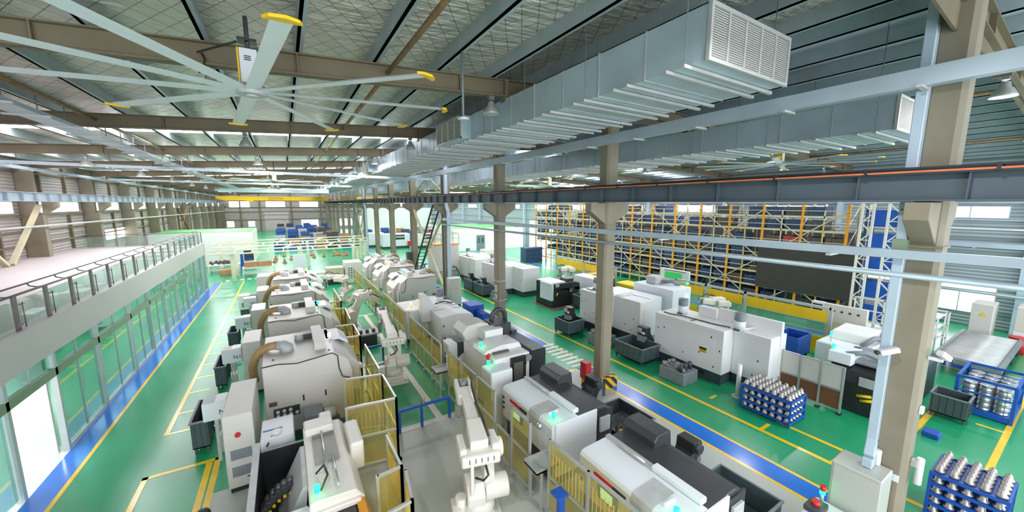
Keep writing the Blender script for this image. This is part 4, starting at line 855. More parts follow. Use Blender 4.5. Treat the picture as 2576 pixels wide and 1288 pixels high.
# open white milling machine with a dark side
t = thing('milling_machine', 'white milling machine with a black side wall and big dark-framed window', 'milling machine', (5.1, 9.85, 0))
MB().box(0.35, 0.1, 0.1, 1.72, 2.6, 2.0).build('body', M['white'], t, 0.05, 2); MB().box(1.73, 0.05, 0, 2.35, 2.6, 2.02).build('rear_housing', M['black'], t, 0.01); MB().box(1.8, 0.1, 2.02, 2.3, 2.5, 2.05).build('rear_lid', M['mgrey'], t)
MB().box(0.4, 0.2, 0, 1.7, 2.5, 0.1).build('base', M['black'], t)
f = MB().box(0.92, -0.0, 0.55, 1.5, 0.1, 1.95).build('door_frame', M['black'], t, 0.01); MB().box(1.0, -0.02, 0.68, 1.36, 0.0, 1.78).build('window', M['wirebox'], f)
for z in (0.85, 1.65): MB().box(1.46, -0.03, z, 1.5, 0.0, z+0.08).build('hinge', M['charcoal'], f)
MB().box(-0.08, -0.45, 0.95, 0.7, 0.25, 1.86).build('side_cabinet', M['cool'], t, 0.05, 2); MB().box(-0.02, -0.4, 0, 0.62, 0.2, 0.95).build('side_cabinet_base', M['cool'], t)
MB().prism([(0.2, 2.0), (0.28, 2.12), (0.9, 2.22), (1.6, 2.2), (1.72, 2.0)], 'y', 0.6, 1.5).build('roof_cover', M['white'], t, 0.03, 2)
MB().box(0.5, 0.45, 2.0, 1.1, 0.55, 2.06).build('slide_rail', M['crate_brown'], t)
MB().prism([(0.25, 2.0), (0.1, 2.3), (0.3, 2.55), (0.85, 2.62), (1.2, 2.5), (1.25, 2.0)], 'y', 2.1, 3.0).build('head_cover', M['beige'], t, 0.03, 2); MB().box(0.75, 1.55, 2.05, 1.5, 2.1, 2.45).build('head_box', M['white'], t, 0.02)
MB().box(1.3, 1.8, 2.0, 2.0, 2.7, 2.5).box(1.95, 1.7, 2.04, 2.2, 2.2, 2.2).build('column', M['charcoal'], t, 0.02)
a_ = []
for k in range(17): th = math.pi*k/16; a_.append((1.72-0.3*math.cos(th), 2.3, 2.62+0.32*math.sin(th)))
MB().tube([(1.42, 2.3, 2.4)]+a_+[(2.02, 2.3, 2.4)], 0.09, 8).build('cable_chain', M['charcoal'], t)
MB().cyl((1.62, 0.02, 1.82), (1.62, 0.1, 1.82), 0.12, n=18).build('round_lamp', M['mgrey'], t)
b = beacon(t, (0.12, 0.1, 1.86), 'led_g', 0.06); MB().cyl((0.12, 0.1, 2.06), (0.12, 0.1, 2.16), 0.05).cyl((0.06, 0.06, 2.18), (0.16, 0.14, 2.2), 0.06).build('red_lamp', M['led_r'], t)
beacon(t, (0.3, 1.0, 2.08), 'led_g', 0.1)
t = thing('control_cabinet', 'tall white control panel leaning outward beside the open mill', 'control panel', (4.95, 13.15, 0))
MB().prism([(-0.02, 0), (-0.02, 1.7), (0.18, 1.75), (0.35, 1.7), (0.35, 0)], 'y', -0.5, 0.1).build('body', M['cool'], t, 0.02); MB().box(-0.03, -0.42, 0.75, -0.018, -0.05, 1.1).build('grey_panel', M['mgrey'], t); MB().box(-0.03, -0.4, 1.2, -0.018, -0.1, 1.28).build('label_strip', M['crate_grey'], t); MB().box(0.36, -0.45, 0.3, 0.9, 0.0, 1.7).build('dark_side', M['dgrey'], t); MB().prism([(0.4, 0.4), (0.4, 1.1), (0.6, 1.25), (0.8, 1.0), (0.8, 0.4)], 'y', -0.49, -0.45).build('white_door', M['white'], t)
t = thing('oil_unit', 'dark oily hydraulic unit with valves between the two white mills', 'unit', (5.4, 13.85, 0))
MB().box(0, 0, 0, 1.7, 1.9, 0.55).build('tank', M['black'], t, 0.02); MB().cyl((0.5, 0.7, 0.8), (0.95, 0.7, 0.85), 0.13).cyl((0.3, 1.2, 0.55), (0.3, 1.2, 0.8), 0.1).build('motor', M['charcoal'], t); MB().box(0.6, 1.1, 0.55, 1.2, 1.6, 0.95).build('valve_block', M['robot_d'], t, 0.02)
MB().tube([(0.05, -0.02, 0.8), (0.3, -0.02, 0.85), (0.55, -0.02, 0.7), (0.62, -0.02, 0.2)], 0.025).build('guard_rail', M['mgrey'], t)
# large white gear machine with a quarter-round guard
t = thing('gear_machine', 'large white gear machine with a quarter-round guard standing on top', 'gear machine', (4.82, 15.95, 0))
MB().box(0.0, 2.0, 0.2, 1.12, 3.9, 1.7).build('left_housing', M['white'], t, 0.03, 2); MB().box(0.15, 1.92, 0.25, 0.9, 2.0, 1.66).build('front_door', M['cool'], t, 0.01)
MB().prism([(1.1, 0.42), (1.1, 1.68), (1.9, 1.76), (2.7, 1.66), (2.78, 1.55), (2.78, 0.42)], 'y', 0.1, 4.1).build('right_housing', M['white'], t, 0.03, 2)
MB().box(0.1, 2.1, 0, 1.0, 3.8, 0.2).box(1.2, 0.3, 0, 2.6, 4.0, 0.42).build('base', M['black'], t)
MB().prism([(0.62, 1.1), (0.62, 2.55), (0.86, 2.55), (1.08, 2.36), (1.22, 2.05), (1.28, 1.65), (1.28, 1.1)], 'y', 1.55, 1.98).build('quarter_guard', M['white'], t, 0.02)
MB().tube([(0.9, 1.76, 2.55), (0.9, 1.76, 2.62), (0.97, 1.76, 2.64), (1.0, 1.76, 2.56)], 0.02).build('lifting_eye', M['charcoal'], t)
MB().box(1.6, 0.09, 0.55, 2.5, 0.1, 1.35).build('front_panel', M['white'], t)
for x, z in ((1.2, 1.2), (2.45, 0.75), (1.25, 0.6)): MB().box(x, 0.08, z, x+0.05, 0.1, z+0.1).build('handle', M['charcoal'], t)
m_ = MB().cyl((2.1, 2.9, 1.7), (2.1, 2.9, 2.0), 0.2, n=20).build('mist_collector', M['cool'], t); MB().cyl((2.1, 2.9, 2.0), (2.1, 2.9, 2.4), 0.23, n=20).build('filter_drum', M['mgrey'], m_)
for k in range(3): MB().bar((1.25, 1.3+0.5*k, 1.74), (2.6, 1.3+0.5*k, 1.72), 0.03).build('roof_rib', M['lgrey'], t)
MB().tube([(1.6, 2.3, 1.78), (1.9, 2.2, 1.84), (2.2, 2.4, 1.8), (2.5, 2.1, 1.74)], 0.03).build('cable', M['cable'], t)
MB().box(2.45, 3.2, 1.7, 2.75, 4.1, 1.74).build('roof_grid', M['charcoal'], t)
beacon(t, (0.35, 2.3, 1.7), 'led_y', 0.2)
t = thing('blue_conveyor', 'blue sheet-metal chip conveyor behind the large white gear machine', 'conveyor', (7.85, 16.2, 0)); MB().box(0, 0.72, 0, 0.78, 1.75, 1.75).build('head', M['blue'], t, 0.01); MB().prism([(0.25, 0.1), (0.25, 1.5), (0.45, 1.55), (1.45, 1.0), (1.45, 0.1)], 'y', -0.2, 0.7).build('chute', M['blue'], t); MB().prism([(0.45, 1.56), (0.45, 1.58), (1.5, 1.0), (1.5, 0.98)], 'y', -0.15, 0.65).build('lid', M['lgrey'], t)
t = thing('switch_cabinet', 'beige electrical cabinet with a small yellow warning triangle beside the ladder pillar', 'cabinet', (9.5, 23.4, 0)); MB().box(-0.25, -0.35, 0.1, 0.55, 0.35, 1.95).build('body', M['beige'], t, 0.01); MB().box(-0.2, -0.3, 0, 0.5, 0.3, 0.1).build('plinth', M['dgrey'], t); MB().prism([(0.05, 1.2), (0.25, 1.2), (0.15, 1.38)], 'y', -0.36, -0.351).build('warning_sign', M['yellow'], t)

# ================================================================== RIGHT BAY MACHINES
def center(label, x, y0, y1, h=2.2, step=1.35, xr=0.72, w=1.5, wr=1.25, panel=False, collectors=1, sign=False, x_handles=True, rear=None):
    """white two-block machining centre: the wide block's long side faces the aisle, a narrower set-back block at its near end"""
    t = thing('machining_center', label, 'machine', (x, y0, 0)); L = y1-y0; s = step
    MB().box(0, s, 0.45, w+0.6, L, h).build('main_housing', M['white'], t, 0.02, 2)
    MB().box(xr, 0, 0.42, xr+wr, s-0.005, h-0.02).build('near_housing', M['white'], t, 0.02, 2)
    MB().box(0.08, s+0.05, 0, w+0.5, L-0.05, 0.45).box(xr+0.1, 0.1, 0, xr+wr-0.1, s, 0.42).build('base', M['base'], t)
    p = MB().box(-0.012, s+0.35, 0.75, 0, s+1.7, 1.7).build('access_panel', M['white'], t)
    for y, z in ((s+0.1, 1.35), (s+0.45, 1.8), (L-0.5, 1.6), (L-0.2, 1.5), (s+0.9, 1.05), (s+1.6, 0.8), (s+0.3, 0.65)): MB().box(-0.016, y, z, -0.001, y+0.04, z+0.07).build('latch', M['charcoal'], t)
    for y, z in ((0.35, 1.2), (0.9, 0.8), (0.5, 0.6)): MB().box(xr-0.016, y, z, xr-0.001, y+0.04, z+0.06).build('latch', M['charcoal'], t)
    MB().box(xr+0.3, -0.012, 0.6, xr+wr-0.25, 0, h-0.4).build('near_panel', M['white'], t)
    MB().box(-0.02, s+0.75, 0.4, -0.0, s+1.2, 0.44).build('label_strip', M['charcoal'], t)
    MB().box(0.06, s+0.7, 0.2, 0.075, s+1.0, 0.33).build('socket', M['black'], t)
    if sign:
        g = MB().box(-0.016, s+0.62, 1.12, -0.012, s+0.92, 1.34).build('warning_sign', M['yellow'], t); MB().box(-0.019, s+0.62, 1.24, -0.016, s+0.92, 1.33).box(-0.019, s+0.66, 1.16, -0.016, s+0.88, 1.18).build('sign_print', M['black'], g)
    cs = [(0.75, L-0.55)] if collectors == 1 else [(0.85, L-0.75), (0.75, s-0.15)]
    for cx_, cy_ in cs:
        m_ = MB().rev([(0.001, h), (0.2, h), (0.2, h+0.33), (0.18, h+0.36), (0.001, h+0.36)], cx_, cy_, 20).build('mist_collector', M['cool'], t); MB().rev([(0.19, h+0.36), (0.2, h+0.4), (0.2, h+0.66), (0.001, h+0.67)], cx_, cy_, 20).build('filter_drum', M['mgrey'], m_); MB().box(cx_-0.25, cy_-0.1, h, cx_-0.18, cy_+0.1, h+0.05).build('bracket', M['charcoal'], m_)
    a = (0.2, L-0.3); b = (0.5, s-0.1)
    MB().tube([(0.3, L-0.2, h+0.02), (0.25, L-0.6, h+0.03), (0.35, L-1.1, h+0.05), (0.45, L-1.6, h+0.03), (0.5, s+0.6, h+0.03), (0.6, s+0.1, h+0.04)], 0.022).tube([(0.45, L-1.5, h+0.03), (0.25, L-1.7, h+0.05), (0.12, L-1.6, h+0.03), (0.1, L-1.62, h-0.1)], 0.016).build('cable', M['cable'], t)
    MB().cyl((xr-0.1, s-0.25, h+0.03), (xr+0.75, s-0.4, h+0.03), 0.04).build('spray_tube', M['white'], t)
    if panel:
        MB().box(w+0.35, -0.05, 0.6, w+0.5, s+1.0, h+0.5).build('rear_panel', M['white'], t, 0.04, 2); MB().box(w+0.2, s+1.0, h, w+0.5, s+1.8, h+0.42).build('rear_box', M['white'], t, 0.02)
        MB().box(w+0.5, 0.2, 0, w+1.2, L-0.3, h-0.2).build('rear_housing', M['white'], t, 0.02)
    else:
        MB().box(w+0.6, s*0.3, 0, w+1.5, L-0.2, h-0.15).build('rear_housing', M['cool'], t, 0.02, 2)
    return t
center('nearest big white machining center across the aisle with a yellow sign and two collectors', 13.85, 5.95, 10.3, 2.2, 1.3, 0.68, 1.0, 1.2, True, 2, True)
center('second white machining center across the aisle, half hidden by the middle pillar', 14.05, 11.75, 15.5, 2.2, 1.7, 0.55, 1.4, 0.9, False, 1)
center('third white machining center across the aisle, behind the pillar with the clamp bands', 13.75, 22.6, 27.3, 2.2, 1.4, 1.05, 1.4, 1.5, False, 1)
center('farthest white machining center across the aisle before the white side room', 13.7, 28.6, 32.0, 2.2, 1.3, 0.1, 1.4, 1.3, False, 1)
t = thing('white_pipe_post', 'white round post on a floor plate before the nearest big white machining center', 'post', (13.65, 6.5, 0)); MB().cyl((0, 0, 0.03), (0, 0, 1.25), 0.075, n=16).build('post', M['white'], t); MB().cyl((0, 0, 0), (0, 0, 0.03), 0.2, n=16).build('floor_plate', M['conc'], t)
# rear machines seen over them
t = thing('machining_center', 'white boxy machine with a cyan window, behind the second machining center', 'machine', (17.2, 11.8, 0)); MB().box(0, 0, 0.1, 1.6, 2.6, 2.45).build('housing', M['cool'], t, 0.03, 2); MB().box(1.0, -0.02, 1.4, 1.4, 0, 2.1).build('window', M['disp'], t); MB().box(0.4, 1.4, 2.45, 1.1, 2.1, 2.9).build('roof_box', M['lgrey'], t, 0.05); MB().tube([(0.9, 1.3, 2.6), (1.2, 0.9, 2.65), (1.5, 0.6, 2.5)], 0.12).build('hose', M['mgrey'], t); MB().box(0.1, 0.1, 0, 1.5, 2.5, 0.1).build('base', M['black'], t); beacon(t, (1.5, 0.2, 2.45), 'led_g', 0.12)
t = thing('turning_lathe', 'black-backed lathe across the aisle with a white end panel, right of the banded pillar', 'lathe', (14.85, 19.2, 0.016))
MB().box(0.1, 0, 0.0, 2.5, 1.9, 1.25).prism([(0.1, 1.2), (0.1, 1.62), (2.0, 1.62), (2.5, 1.5), (2.55, 1.0)], 'y', 0, 1.9).build('housing', M['black'], t, 0.03); MB().box(-0.03, -0.04, 0.5, 0.12, 1.25, 1.66).box(0.1, -0.04, 0.5, 0.16, 0.0, 1.66).build('end_panel', M['cool'], t, 0.01); MB().box(0.15, 0.1, 1.62, 1.3, 1.9, 1.68).build('roof_sheet', M['cool'], t); MB().box(1.4, 0.1, 1.6, 2.0, 0.9, 1.85).build('coil_box', M['charcoal'], t, 0.02)
MB().box(0.35, -0.03, 1.4, 0.65, 0, 1.6).build('grey_plate', M['lgrey'], t); MB().box(1.5, -0.1, 0.9, 1.95, 0, 1.2).build('gear_box', M['charcoal'], t, 0.02); MB().box(1.55, -0.12, 0.98, 1.68, -0.1, 1.1).build('label_plate', M['yellow'], t); MB().cyl((0.4, -0.05, 0.8), (0.5, -0.05, 1.0), 0.05).build('valve', M['yellow'], t)
t['label'] = 'black-backed lathe across the aisle with a white end panel'
o = MB().box(14.6, 18.6, 0, 17.4, 21.4, 0.015).build('oil_mat', M['crate_brown']); tag(o, 'brown oily floor sheet under the black-backed lathe across the aisle', 'floor sheet')
t = thing('side_machine', 'white and black machine behind the black-backed lathe, beside a yellow cover', 'machine', (18.2, 18.6, 0)); MB().box(0, 0, 0, 1.0, 2.2, 1.75).build('housing', M['cool'], t, 0.03); MB().box(1.0, 0, 0, 2.0, 2.0, 1.6).build('dark_side', M['black'], t, 0.03); MB().box(0.3, -0.02, 0.8, 0.8, 0, 1.5).build('panel', M['lgrey'], t)
scrap_bin('big slate scrap bin across the aisle, at the second machining center', 12.25, 14.35, 13.35, 15.5, 0.85, chips=False)
scrap_bin('big slate scrap bin across the aisle, left of the nearest machining center', 12.62, 9.95, 13.8, 11.45, 0.8, chips=False)
scrap_bin('slate scrap bin filled with scrap, farthest by the aisle', 12.2, 25.9, 13.05, 27.5, 0.95)
scrap_bin('slate scrap bin by the aisle beside the third machining center', 12.2, 24.1, 13.05, 25.6, 0.95)
scrap_bin('grey-blue bin behind the big scrap bin, under the conveyor of the black-backed lathe', 16.2, 17.2, 17.5, 18.6, 0.95, chips=False)
chip_conveyor('black chip conveyor tipping into the big scrap bin at the second machining center', 13.42, 15.1, 1.0, 180)
chip_conveyor('black chip conveyor tipping into the farthest aisle scrap bin', 13.12, 27.1, 1.0, 180)
chip_conveyor('black chip conveyor tipping into the aisle bin beside the third machining center', 13.12, 24.9, 1.0, 180)
chip_conveyor('dark chip conveyor beside the big slate bin left of the nearest machining center', 14.35, 10.9, 0.95, 180)
def coolant_box(label, x, y):
    t = thing('coolant_pump_tank', label, 'tank', (x, y, 0)); MB().box(-0.45, -0.55, 0, 0.45, 0.55, 0.5).build('tank', M['mgrey'], t, 0.02)
    mb = MB()
    for i in range(14): a, b = random.uniform(-.38, .38), random.uniform(-.48, .48); mb.cyl((a, b, 0.5), (a, b, 0.5+random.uniform(.08, .22)), random.uniform(.04, .09), n=10)
    mb.build('pump_cluster', M['robot_d'], t)
    for i in range(3): MB().cyl((-0.3+0.28*i, -0.3, 0.5), (-0.3+0.28*i, -0.3, 0.78), 0.08, n=12).build('pump_motor', M['dgrey'], t)
    return t
coolant_box('grey coolant tank with pumps on top, under the nearest big machining center', 13.05, 8.5); coolant_box('grey coolant tank with pumps, beside the big bin at the second machining center', 13.2, 12.9); coolant_box('dark coolant tank with blue pumps beside the banded pillar', 13.0, 23.0)
o = MB().box(13.9, 16.5, 0, 14.4, 16.9, 0.14).build('blue_box', M['blue'], None, 0.02); tag(o, 'small blue plastic box on the green floor behind the big scrap bin', 'box')
# black lathe behind the nearest pillar, with its grille fence
t = thing('turning_lathe', 'black lathe with a grey hood behind the copper-brown grille fence, near the right pillar', 'lathe', (15.9, 3.0, 0))
MB().box(0, 0, 0.0, 2.6, 1.7, 1.1).prism([(0, 1.0), (0.1, 1.45), (0.6, 1.6), (2.4, 1.6), (2.6, 1.3), (2.6, 1.0)], 'y', 0, 1.7).build('housing', M['black'], t, 0.04); MB().box(0.3, 0.2, 1.6, 2.2, 1.4, 1.72).build('hood', M['mgrey'], t, 0.04); MB().box(0.0, 1.1, 1.55, 1.0, 1.75, 1.95).build('white_cover', M['cool'], t, 0.03); MB().box(1.0, 0.1, 1.7, 1.4, 0.45, 2.0).build('junction_box', M['cool'], t, 0.02)
MB().tube([(0.2, 1.3, 1.9), (0.5, 0.9, 2.0), (0.8, 0.5, 1.8), (1.2, 0.2, 1.75)], 0.09).build('hose', M['mgrey'], t); MB().tube([(1.3, 0.1, 1.75), (1.1, -0.05, 1.2), (1.4, -0.1, 0.7)], 0.025).build('white_cable', M['white'], t); MB().box(-0.03, 0.35, 1.0, 0.0, 0.85, 1.3).build('grey_plate', M['lgrey'], t); MB().cyl((-0.05, 0.5, 0.75), (-0.05, 0.85, 0.65), 0.05).cyl((-0.05, 0.45, 0.62), (-0.05, 0.75, 0.52), 0.05).build('yellow_valve', M['yellow'], t); MB().cyl((-0.08, 0.1, 0.35), (0.0, 0.1, 0.35), 0.2, n=18).build('pulley', M['lgrey'], t); beacon(t, (0.1, 1.65, 1.95), 'led_g', 0.08)
t = thing('machine_fence', 'fence of white and copper-brown slatted panels beside the nearest right pillar', 'fence', (15.35, 4.1, 0))
for k in range(3):
    y = 0.6*k; g = MB().box(-0.01, y+0.04, 0.85, 0.01, y+0.58, 1.62).build('pale_board', M['beige'], t); MB().box(-0.01, y+0.04, 0.16, 0.01, y+0.58, 0.84).build('brown_slats', M['copperfin'], t)
for k in range(4): MB().box(-0.03, 0.6*k-0.03, 0, 0.03, 0.6*k+0.03, 1.66).build('post', M['alu'], t); MB().box(-0.08, 0.6*k-0.06, 0, 0.08, 0.6*k+0.06, 0.05).build('foot', M['black'], t)
for z in (0.13, 0.82, 1.64): MB().box(-0.025, 0, z-0.02, 0.025, 1.8, z+0.02).build('rail', M['alu'], t)
t = thing('side_machine', 'white low machine with a grey hose, behind the black lathe near the right pillar', 'machine', (18.6, 4.4, 0)); MB().box(0, 0, 0, 3.2, 1.6, 1.35).build('housing', M['cool'], t, 0.05); MB().prism([(0.8, 1.35), (1.0, 1.7), (2.4, 1.75), (2.8, 1.35)], 'y', 0.2, 1.4).build('hood', M['white'], t, 0.04); MB().box(2.2, -0.1, 1.3, 3.0, 0.6, 1.7).build('grey_hood', M['lgrey'], t, 0.05); MB().tube([(0.6, 0.3, 1.4), (1.1, 0.1, 1.65), (1.7, 0.0, 1.55), (2.3, -0.05, 1.45)], 0.1).build('hose', M['mgrey'], t); beacon(t, (0.3, 1.2, 1.35), 'led_g', 0.3)
t = thing('side_machine', 'grey sheet machine with a brown slatted side, half hidden by the nearest pillar', 'machine', (19.0, 2.9, 0)); MB().box(0, 0, 0, 1.6, 1.1, 1.3).build('housing', M['base'], t, 0.04); MB().box(-0.02, 0.1, 0.3, 0, 0.9, 1.0).build('brown_slats', M['copperfin'], t)
scrap_bin('dark scrap bin beyond the right pillar, right of the black lathe', 17.9, 1.75, 18.7, 2.55, 0.8)
o = MB().box(16.1, 2.0, 0, 16.5, 2.35, 0.16).build('blue_box', M['blue'], None, 0.02); tag(o, 'small blue plastic box on the floor beside the nearest right pillar', 'box')
# crates of castings
def part_rack(label, x, y, nx, ny, nz, rz=0.0, tall=False):
    px, pz = 0.21, 0.24; w, d = nx*px, ny*px
    t = thing('parts_crate', label, 'crate', (x, y, 0), rz, 'blue crates of castings'); h = 0.12+nz*pz
    for sx in (0, w):
        for sy in (0, d): MB().box(sx-0.025, sy-0.025, 0, sx+0.025, sy+0.025, h).build('corner_post', M['blue'], t)
    for k in range(nz+1):
        z = 0.1+k*pz; MB().box(0, -0.02, z-0.035, w, 0.02, z+0.035).box(0, d-0.02, z-0.035, w, d+0.02, z+0.035).box(-0.02, 0, z-0.035, 0.02, d, z+0.035).box(w-0.02, 0, z-0.035, w+0.02, d, z+0.035).box(0.02, 0.02, z-0.01, w-0.02, d-0.02, z+0.0).build('shelf_tray', M['blue'], t)
    for k in range(nz+1):
        for i in range(nx):
            for j in range(ny):
                if k < nz and i not in (0, nx-1) and j not in (0, ny-1): continue
                cx_, cy_, z = px*(i+0.5), px*(j+0.5), 0.11+k*pz+(0.03 if k == nz else 0.0)
                if first_part[0] is None:
                    o = MB().rev([(0.001, 0.0), (0.085, 0.0), (0.09, 0.04), (0.06, 0.07), (0.055, 0.13), (0.035, 0.145), (0.03, 0.17), (0.001, 0.17)], 0, 0, 14).build('machined_casting', M['part']); first_part[0] = o; o.location = (0, 0, 0)
                else: o = first_part[0].copy(); COL.objects.link(o)
                c_, s_ = math.cos(rz), math.sin(rz); o.location = (x+cx_*c_-cy_*s_, y+cx_*s_+cy_*c_, z)
                tag(o, 'grey machined casting in the %s' % label.split(',')[0], 'casting', 'castings in the '+label.split(',')[0])
    return t
first_part = [None]
part_rack('blue crate of castings by the yellow floor line, before the nearest machining center', 13.02, 4.62, 5, 7, 3)
part_rack('blue crate of castings behind the nearest right pillar, at the bottom edge', 11.9, 0.45, 5, 5, 4)
t = thing('stillage', 'large blue stillage holding stacks of bright aluminium wheels, right edge of the photo', 'crate', (19.2, 1.0, 0))
for sx in (0, 1.9):
    for sy in (0, 1.2): MB().box(sx-0.04, sy-0.04, 0, sx+0.04, sy+0.04, 1.25).build('corner_post', M['blue'], t)
for z, q in ((0.12, 0.09), (1.22, 0.04), (0.75, 0.02)): MB().box(0, -0.03, z-q, 1.9, 0.03, z+q).box(0, 1.17, z-q, 1.9, 1.23, z+q).box(-0.03, 0, z-q, 0.03, 1.2, z+q).box(1.87, 0, z-q, 1.93, 1.2, z+q).build('rail', M['blue'], t)
MB().box(0, 0, 0.16, 1.9, 1.2, 0.198).build('deck', M['blue'], t)
wl = None
for i in range(4):
    for j in range(3):
        for k in range(5):
            x, y, z = 19.47+0.45*i, 1.25+0.35*j, 0.205+0.17*k
            if wl is None: wl = MB().rev([(0.05, 0.12), (0.16, 0.03), (0.185, 0.0), (0.19, 0.02), (0.17, 0.05), (0.17, 0.13), (0.19, 0.16), (0.18, 0.18), (0.1, 0.15), (0.05, 0.17), (0.001, 0.17)], 0, 0, 16).build('aluminium_wheel', M['alu_part']); o = wl
            else: o = wl.copy(); COL.objects.link(o)
            o.location = (x, y, z); o.scale = (0.9, 0.9, 0.9); tag(o, 'bright aluminium wheel stacked in the large blue stillage', 'wheel', 'wheels in the large blue stillage')
t = thing('roller_table', 'wide roller conveyor table near the right wall', 'roller table', (22.9, 1.7, 0))
MB().box(-0.1, -0.1, 0.55, 5.6, 0.0, 0.8).box(-0.1, 1.6, 0.55, 5.6, 1.7, 0.8).box(-0.1, 0, 0.55, 0, 1.6, 0.75).box(5.5, 0, 0.55, 5.6, 1.6, 0.75).build('frame', M['mgrey'], t)
MB().box(0, 0.02, 0.58, 5.5, 1.58, 0.62).build('bed_plate', M['black'], t)
for k in range(27): MB().cyl((0.16+0.2*k, 0.0, 0.74), (0.16+0.2*k, 1.6, 0.74), 0.05, n=10).build('roller', M['channel'], t)
for x in (0.05, 1.9, 3.7, 5.45):
    for y in (0.0, 1.6): MB().box(x-0.05, y-0.05, 0, x+0.05, y+0.05, 0.56).build('leg', M['dgrey'], t)
t = thing('power_cabinet', 'beige power cabinet with a yellow warning triangle behind the roller table', 'cabinet', (29.0, 2.6, 0)); MB().box(0, 0, 0.1, 1.3, 0.7, 2.1).build('body', M['beige'], t, 0.02); MB().box(0.05, 0.05, 0, 1.25, 0.65, 0.1).build('plinth', M['dgrey'], t); MB().prism([(0.2, 1.5), (0.45, 1.5), (0.325, 1.7)], 'x', -0.012, -0.002).build('warning_sign', M['yellow'], t)
t = thing('power_cabinet', 'second power cabinet, at the right edge beside the red bin', 'cabinet', (29.6, 1.1, 0)); MB().box(0, 0, 0.9, 1.3, 0.9, 2.1).build('body', M['beige'], t, 0.02); MB().box(0, 0, 0, 1.3, 0.9, 0.9).build('stand', M['white'], t, 0.02); MB().prism([(0.3, 1.4), (0.55, 1.4), (0.425, 1.6)], 'x', -0.012, -0.002).build('warning_sign', M['yellow'], t)
t = thing('waste_bin', 'red waste bin beside the end of the roller table', 'bin', (28.95, 1.75, 0)); MB().cyl((0, 0, 0), (0, 0, 0.75), 0.22, 0.3, 16).build('bucket', M['red'], t); MB().cyl((0, 0, 0.75), (0, 0, 0.79), 0.32, n=16).build('rim', M['red'], t)
t = thing('work_table', 'white tube frame trolley before the bright low window at the right wall', 'trolley', (26.2, 3.9, 0))
for x in (0, 1.6):
    for y in (0, 0.8): MB().box(x-0.03, y-0.03, 0, x+0.03, y+0.03, 1.6).build('post', M['white'], t)
for z in (0.5, 1.0, 1.5): MB().box(0, 0, z, 1.6, 0.8, z+0.04).build('shelf', M['white'], t)
# grey cabinet, lamps, plate and cameras at the nearest pillar
t = thing('power_cabinet', 'tall grey-beige cabinet at the foot of the nearest pillar, bottom right', 'cabinet', (9.45, 2.05, 0)); MB().box(-0.32, -0.35, 0.08, 0.32, 0.4, 1.85).build('body', M['conc'], t, 0.02); MB().box(-0.28, -0.3, 0, 0.28, 0.35, 0.08).build('plinth', M['dgrey'], t); MB().box(-0.34, -0.3, 0.15, -0.325, 0.35, 1.8).build('door', M['conc'], t)
def on_pillar(name, label, cat, mbs): 
    t = thing(name, label, cat, (XC, 1.8, 0))
    for nm, mb, m in mbs: mb.build(nm, M[m], t, 0.01)
    return t
on_pillar('tube_lamp', 'short white tube lamp on the left face of the nearest pillar', 'lamp', [('tube', MB().cyl((-0.36, 0.14, 1.55), (-0.36, 0.14, 2.15), 0.06), 'white'), ('bracket', MB().box(-0.34, 0.1, 1.8, -0.26, 0.18, 1.9), 'lgrey')])
on_pillar('tube_lamp', 'short white tube lamp on the right face of the nearest pillar', 'lamp', [('tube', MB().cyl((0.1, -0.36, 1.55), (0.1, -0.36, 2.1), 0.06), 'white'), ('bracket', MB().box(0.02, -0.34, 1.9, 0.14, -0.24, 2.05), 'lgrey')])
on_pillar('notice_plate', 'small white notice plate low on the nearest pillar', 'plate', [('plate', MB().box(-0.285, -0.18, 1.6, -0.272, 0.18, 1.75), 'cool')])
on_pillar('cctv_camera', 'white surveillance camera on the left of the nearest pillar', 'camera', [('mount', MB().box(-0.5, 0.1, 4.2, -0.26, 0.16, 4.26), 'white'), ('camera_body', MB().bar((-0.6, 0.27, 4.18), (-0.42, 0.06, 4.28), 0.11, 0.1), 'white'), ('lens', MB().cyl((-0.64, 0.32, 4.165), (-0.61, 0.29, 4.19), 0.045), 'black')])
on_pillar('cctv_camera', 'white surveillance camera on the right of the nearest pillar', 'camera', [('mount', MB().box(0.0, -0.44, 4.1, 0.06, -0.24, 4.16), 'white'), ('camera_body', MB().bar((-0.08, -0.4, 4.3), (0.14, -0.48, 4.16), 0.11, 0.1), 'white'), ('lens', MB().cyl((0.155, -0.498, 4.143), (0.19, -0.51, 4.12), 0.045), 'black')])
on_pillar('sensor_box', 'small white socket box halfway down the nearest pillar', 'box', [('box', MB().box(0.0, -0.3, 3.0, 0.14, -0.24, 3.14), 'white')])
t = thing('pillar_switch', 'grey switch boxes on the pillar with the clamp bands', 'switch box', (XC, 17.8, 0)); MB().box(-0.34, -0.2, 2.1, -0.27, 0.0, 2.5).box(-0.36, -0.2, 1.7, -0.27, -0.02, 1.95).build('box', M['lgrey'], t, 0.01)
t = thing('pillar_switch', 'dark switch box on the pillar left of the steel ladder', 'switch box', (XC, 33.8, 0)); MB().box(-0.75, -0.35, 1.6, -0.28, 0.3, 2.6).build('box', M['dgrey'], t, 0.01)
t = thing('white_unit', 'white machine unit with red buttons and a signal tower, cut by the bottom edge', 'machine', (8.75, 2.2, 0)); MB().box(-0.5, -0.9, 0, 0.25, 0.4, 1.0).build('housing', M['cool'], t, 0.06, 2); MB().box(-0.4, 0.1, 1.0, 0.0, 0.38, 1.12).build('button_box', M['dgrey'], t, 0.02)
for x, y in ((-0.22, 0.24), (-0.1, -0.35)): MB().cyl((x, y, 1.1), (x, y, 1.2), 0.07, n=14).build('red_button', M['led_r'], t)
